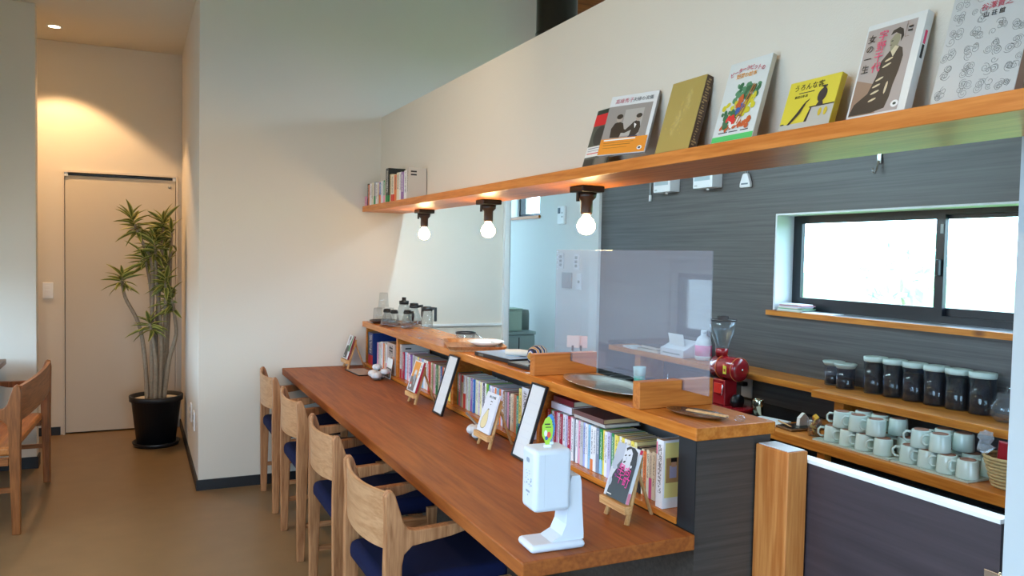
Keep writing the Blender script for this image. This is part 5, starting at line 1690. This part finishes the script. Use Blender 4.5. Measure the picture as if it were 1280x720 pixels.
def jar(lab, x, y, r, h, fill, group):
    t = thing('storage_jar', lab, 'jar', (x, y, SZ), group=group)
    hl = h - 0.020
    MB().lathe([(0, 0.0005), (r * .96, 0.0005), (r, 0.006), (r, hl), (r - 0.003, hl), (r - 0.003, 0.007), (0, 0.005)], seg=28).build('glass', CANGL, t)
    MB().lathe([(0, 0.0055), (r - 0.0036, 0.0075), (r - 0.0036, hl * fill), (0, hl * fill + 0.003)], seg=24).build('contents', BEANS, t)
    if r > 0.046:
        MB().lathe([(0, hl + 0.0004), (r * 1.02, hl + 0.0004), (r * 1.05, hl + 0.008), (r * 1.05, h), (r * .9, h + 0.001), (0, h + 0.001)], seg=28).build('lid', LIDM, t)
    else:
        MB().lathe([(0, hl + 0.0004), (r * .98, hl + 0.0004), (r * 1.22, h - 0.004), (r * 1.22, h), (r * .98, h), (0, h - 0.002)], seg=28).build('lid', LIDM, t)


for i, y in enumerate((2.462, 2.364, 2.268, 2.169, 2.073, 1.974)):
    jar('tall glass jar of coffee beans with frosted lid, %s from the left' % ORD[i], 2.920, y, 0.0465, 0.158, (0.93, 0.96, 0.8, 0.96, 0.9, 0.95)[i], 'tall jars on the deep wall shelf')
jar('small glass jar with a flared frosted lid, left of the pair', 2.925, 2.695, 0.040, 0.110, 0.45, 'small jars on the wall shelf')
jar('small glass jar with a flared frosted lid, right of the pair', 2.890, 2.595, 0.040, 0.112, 0.5, 'small jars on the wall shelf')
t = thing('glass_teapot', 'clear round glass vessel at the right end of the jar shelf', 'vessel', (2.86, 1.845, SZ))
MB().lathe([(0, 0.001), (0.030, 0.001), (0.048, 0.025), (0.048, 0.055), (0.030, 0.085), (0.026, 0.105), (0.024, 0.105), (0.028, 0.084), (0.045, 0.054), (0.045, 0.027), (0, 0.006)], seg=28).build('vessel', CLEAR, t)
MB().tube([(0, 0, 0.1), (0.01, 0.0, 0.125), (0.02, 0, 0.12)], 0.003, 8).build('stopper', CLEAR, t)

# worktop odds and ends
t = thing('metal_canister', 'shiny metal canister on the worktop beyond the bar end', 'canister', (2.690, 2.925, 0.6805))
MB().lathe([(0, 0.0005), (0.026, 0.0005), (0.027, 0.082), (0.025, 0.086), (0.023, 0.086), (0.023, 0.083), (0, 0.083)], seg=26).build('can', pbr('can_metal', '#b9b39c', 0.14, metal=1.0), t)
t = thing('white_board', 'white cutting board on the worktop just beyond the bar end', 'board', (2.64, 2.83, 0.6805), (0, 0, R(12)))
MB().box(-0.07, 0.07, -0.10, 0.06, 0, 0.012, 0.003).build('board', WHITEP, t)
t = thing('cutlery_tray', 'small wooden tray with a black lining on the worktop', 'tray', (2.705, 2.660, 0.6805), (0, 0, R(-6)))
MB().box(-0.10, 0.12, -0.055, 0.055, 0, 0.010, 0.002).build('tray', pbr('cutlery_tray_wood', '#6e4a26', 0.5), t)
bx('lining', BLACK, -0.09, 0.11, -0.045, 0.050, 0.0102, 0.013, t)
t = thing('folded_tissue', 'folded white paper standing on the small tray', 'paper', (2.715, 2.668, 0.694))
MB().prism([(-.030, 0), (.020, 0), (.026, .030), (.002, .055), (-.026, .034)], -0.012, 0.006, 'Y').build('fold', PAPER, t)
MB().prism([(.022, 0.0), (.055, 0.0), (.060, .006), (.026, .026)], -0.03, -0.0125, 'Y').build('corner', PAPER, t)
t = thing('wooden_chopstick', 'pale wooden stick lying on the small tray', 'stick', (2.64, 2.695, 0.6945), (0, 0, R(70)))
MB().tube([(-0.06, 0, 0.004), (0.07, 0, 0.004)], 0.0035, 6).build('stick', PINEX, t)
t = thing('candy_cup', 'clear plastic cup of orange wrapped sweets beside the mugs', 'cup', (2.640, 2.525, 0.6805))
MB().lathe([(0, 0.0005), (0.026, 0.0005), (0.032, 0.075), (0.030, 0.075), (0.025, 0.003), (0, 0.003)], seg=20).build('cup', CLEAR, t)
rr = random.Random(21)
AM = [pbr('sweet_orange', '#b9702a', 0.3), pbr('sweet_yellow', '#d8a83c', 0.3), pbr('sweet_brown', '#7a4420', 0.3)]
for k in range(11):
    q = Euler((rr.uniform(0, 3), rr.uniform(0, 3), rr.uniform(0, 3))).to_matrix().to_4x4()
    a, r_ = rr.uniform(0, 6.3), rr.uniform(0, .012)
    MB().box(-.009, .009, -.012, .012, -.004, .004, 0.002, seg=1, M=Matrix.Translation((r_ * math.cos(a), r_ * math.sin(a), .014 + k * .0068)) @ q).build('sweet', AM[k % 3], t)
t = thing('wicker_basket', 'woven basket holding a red packet and clear bags beside the mugs', 'basket', (2.665, 1.690, 0.6805))
for k in range(9):
    r0 = 0.052 + 0.0034 * k
    n = 30
    ring = [(r0 * math.cos(2 * PI * i / n) + 0.0016 * math.cos(PI * i + k * PI) * math.cos(2 * PI * i / n), r0 * math.sin(2 * PI * i / n) + 0.0016 * math.cos(PI * i + k * PI) * math.sin(2 * PI * i / n), 0.008 + 0.0118 * k) for i in range(n + 1)]
    MB().tube(ring, 0.0062, 6, caps=False).build('woven_coil', WICK, t)
MB().lathe([(0, 0.001), (0.050, 0.001), (0.050, 0.006), (0, 0.006)], seg=24).build('basket_floor', WICK, t)
t = thing('red_packet', 'red packet standing in the woven basket', 'packet', (2.668, 1.690, 0.690), (R(4), R(-4), -0.9))
MB().prism([(-.028, 0), (.028, 0), (.040, .09), (.050, .150), (.01, .142), (-.03, .150), (-.038, .090)], -0.012, 0.012, 'Y', bev=0.004).build('packet', pbr('packet_red', '#a3121e', 0.35), t)
bx('packet_mark', pbr('packet_gold', '#c98a2c', 0.4), .0, .03, -.0130, -.0122, .07, .10, t)
t = thing('plastic_bag', 'crumpled clear plastic bag on the left rim of the woven basket', 'bag', (2.622, 1.752, 0.796))
rr = random.Random(31)
rings = []
for k in range(7):
    rings.append([((.020 + .004 * math.sin(k * 2)) * math.cos(a) * (1 + .4 * rr.uniform(-1, 1)), (.022) * math.sin(a) * (1 + .4 * rr.uniform(-1, 1)), .011 * k + rr.uniform(-.004, .004)) for a in [2 * PI * i / 9 for i in range(9)]])
MB().loft(rings, smooth=False).build('bag', pane_mat('thin_plastic', (0.86, 0.87, 0.9), haze=0.22, hazecol=(0.85, 0.86, 0.9)), t)

# ledge and worktop things seen through the clear screen
for i, (y, z, w, d, c, lab) in enumerate(((4.02, 0.0, 0.20, 0.15, '#8d8378', 'grey-brown book at the bottom of the small pile on the wall ledge'), (4.00, 0.0185, 0.19, 0.14, '#4a4640', 'dark book on top of the small pile on the wall ledge'))):
    t = thing('book', lab, 'book', (2.885, y, SZ + z), (0, 0, R(4 - 10 * i)), group='books lying on the wall ledge')
    q = MB().box(-d / 2, d / 2, -w / 2, w / 2, 0.0165, 0.018).box(-d / 2, d / 2, -w / 2, w / 2, 0, 0.0015).box(d / 2 - 0.0015, d / 2, -w / 2, w / 2, 0.0015, 0.0165)
    o = q.build('cover', TINT, t)
    o.color = (*lin(c), 1)
    bx('pages', pbr('page_white', '#d9d2c2', 0.9), -d / 2 + 0.002, d / 2 - 0.002, -w / 2 + 0.002, w / 2 - 0.002, 0.0016, 0.0164, t)
t = thing('paper_pad', 'white pad lying at the left end of the wall ledge', 'pad', (2.86, 4.22, SZ), (0, 0, R(-12)))
MB().box(-0.05, 0.05, -0.08, 0.08, 0, 0.010, 0.001).build('pad', PAPER, t)
t = thing('receipt_printer', 'white desktop printer with a sheet in it on the wall ledge', 'printer', (2.905, 3.79, SZ))
MB().prism([(-.085, 0), (.085, 0), (.085, .085), (.02, .095), (-.055, .055), (-.085, .045)], -0.11, 0.11, 'Y', bev=0.006).build('case', pbr('printer_white', '#dfe1e6', 0.4), t)
MB().box(-0.03, -0.028, -0.07, 0.07, 0.072, 0.14, M=Matrix.Rotation(R(-12), 4, 'Y')).build('sheet', PAPER, t)
bx('tray_slot', GREYP, -0.0866, -0.0853, -0.08, 0.08, 0.015, 0.022, t)
t = thing('spray_bottle', 'white bottle with a pink label on the wall ledge beside the grinder', 'bottle', (2.90, 3.60, SZ))
MB().lathe([(0, 0.0005), (0.042, 0.0005), (0.047, 0.01), (0.047, 0.09), (0.035, 0.125), (0.016, 0.14), (0.016, 0.150), (0, 0.150)], seg=24).build('bottle', pbr('bottle_white', '#e4e6ea', 0.35), t)
MB().lathe([(0.0472, 0.025), (0.0476, 0.025), (0.0476, 0.085), (0.0472, 0.085)], seg=24).build('pink_label', pbr('label_pink', '#e06a9c', 0.4), t)
MB().lathe([(0, 0.1505), (0.018, 0.1505), (0.016, 0.168), (0, 0.170)], seg=18).build('cap', WHITEP, t)
t = thing('teal_cup', 'teal and white plastic cup on the worktop behind the clear screen', 'cup', (2.70, 3.93, 0.6805))
MB().lathe([(0, 0.0005), (0.030, 0.0005), (0.034, 0.055), (0.031, 0.055), (0.028, 0.003), (0, 0.003)], seg=22).build('lower_cup', pbr('teal_plastic', '#6fc0b4', 0.4), t)
MB().lathe([(0.0342, 0.0552), (0.038, 0.105), (0.036, 0.105), (0.0322, 0.0552)], seg=22).build('upper_cup', pbr('pale_teal', '#c7e2de', 0.4), t)
t = thing('wire_ring', 'thin steel ring standing on the worktop behind the clear screen', 'ring', (2.72, 3.68, 0.6805), (0, 0, R(50)))
MB().tube([(0.048 * math.cos(a), 0, 0.052 + 0.048 * math.sin(a)) for a in [2 * PI * i / 28 for i in range(29)]], 0.003, 6, caps=False).build('ring', STEEL, t)
MB().box(-0.02, 0.02, -0.02, 0.02, 0, 0.006, 0.001).build('foot', STEEL, t)
t = thing('cooking_hob', 'flat black hob in the kitchen worktop behind the grinder', 'hob', (2.74, 4.30, 0.6805))
MB().box(-0.17, 0.17, -0.24, 0.22, 0, 0.008, 0.003).build('glass_top', pbr('hob_black', '#0b0c0e', 0.12), t)
for y in (-0.12, 0.10):
    MB().lathe([(0.070, 0.0082), (0.072, 0.0086), (0.074, 0.0082)], (0, y, 0), 28).build('hob_ring', GREYP, t)
t = thing('black_mat', 'black rubber mat with bits on it beside the grinder', 'mat', (2.63, 2.99, 0.6805))
# leave room between grinder and canister
MB().box(-0.06, -0.0, -0.04, 0.10, 0, 0.012, 0.003).build('mat', BLACK, t)

# back room: grey bins seen past the end wall
GB = pbr('bin_greygreen', '#8fa09c', 0.5)
t = thing('grey_bin', 'grey-green bin in the back room past the end wall', 'bin', (2.78, 5.80, 0))
MB().box(-0.16, 0.12, -0.12, 0.12, 0, 0.80, 0.015).build('bin_body', GB, t)
MB().box(-0.165, 0.125, -0.125, 0.125, 0.801, 0.825, 0.006).build('lid', GB, t)
bx('front_gap', BLACK, -0.03, -0.022, -0.1215, -0.1202, 0.62, 0.78, t)
t = thing('storage_box', 'pale green box standing on the grey bin in the back room', 'box', (2.74, 5.80, 0.8255))
MB().box(-0.11, 0.06, -0.08, 0.08, 0, 0.165, 0.01).build('box_body', pbr('box_palegreen', '#a9bfae', 0.5), t)
bx('box_lid', pbr('box_palegreen2', '#9db4a4', 0.5), -0.112, 0.062, -0.082, 0.082, 0.1655, 0.180, t)
t = thing('round_container', 'dark grey rounded container behind the pale green box', 'container', (2.88, 5.86, 0))
MB().lathe([(0, 0), (0.07, 0), (0.07, 0.95), (0.06, 0.985), (0, 0.99)], seg=24).build('container', pbr('container_grey', '#77847f', 0.5), t) if False else MB().lathe([(0, 0.8255), (0.045, 0.8255), (0.045, 0.955), (0.038, 0.985), (0, 0.99)], seg=24).build('container', pbr('container_grey', '#77847f', 0.5), t)
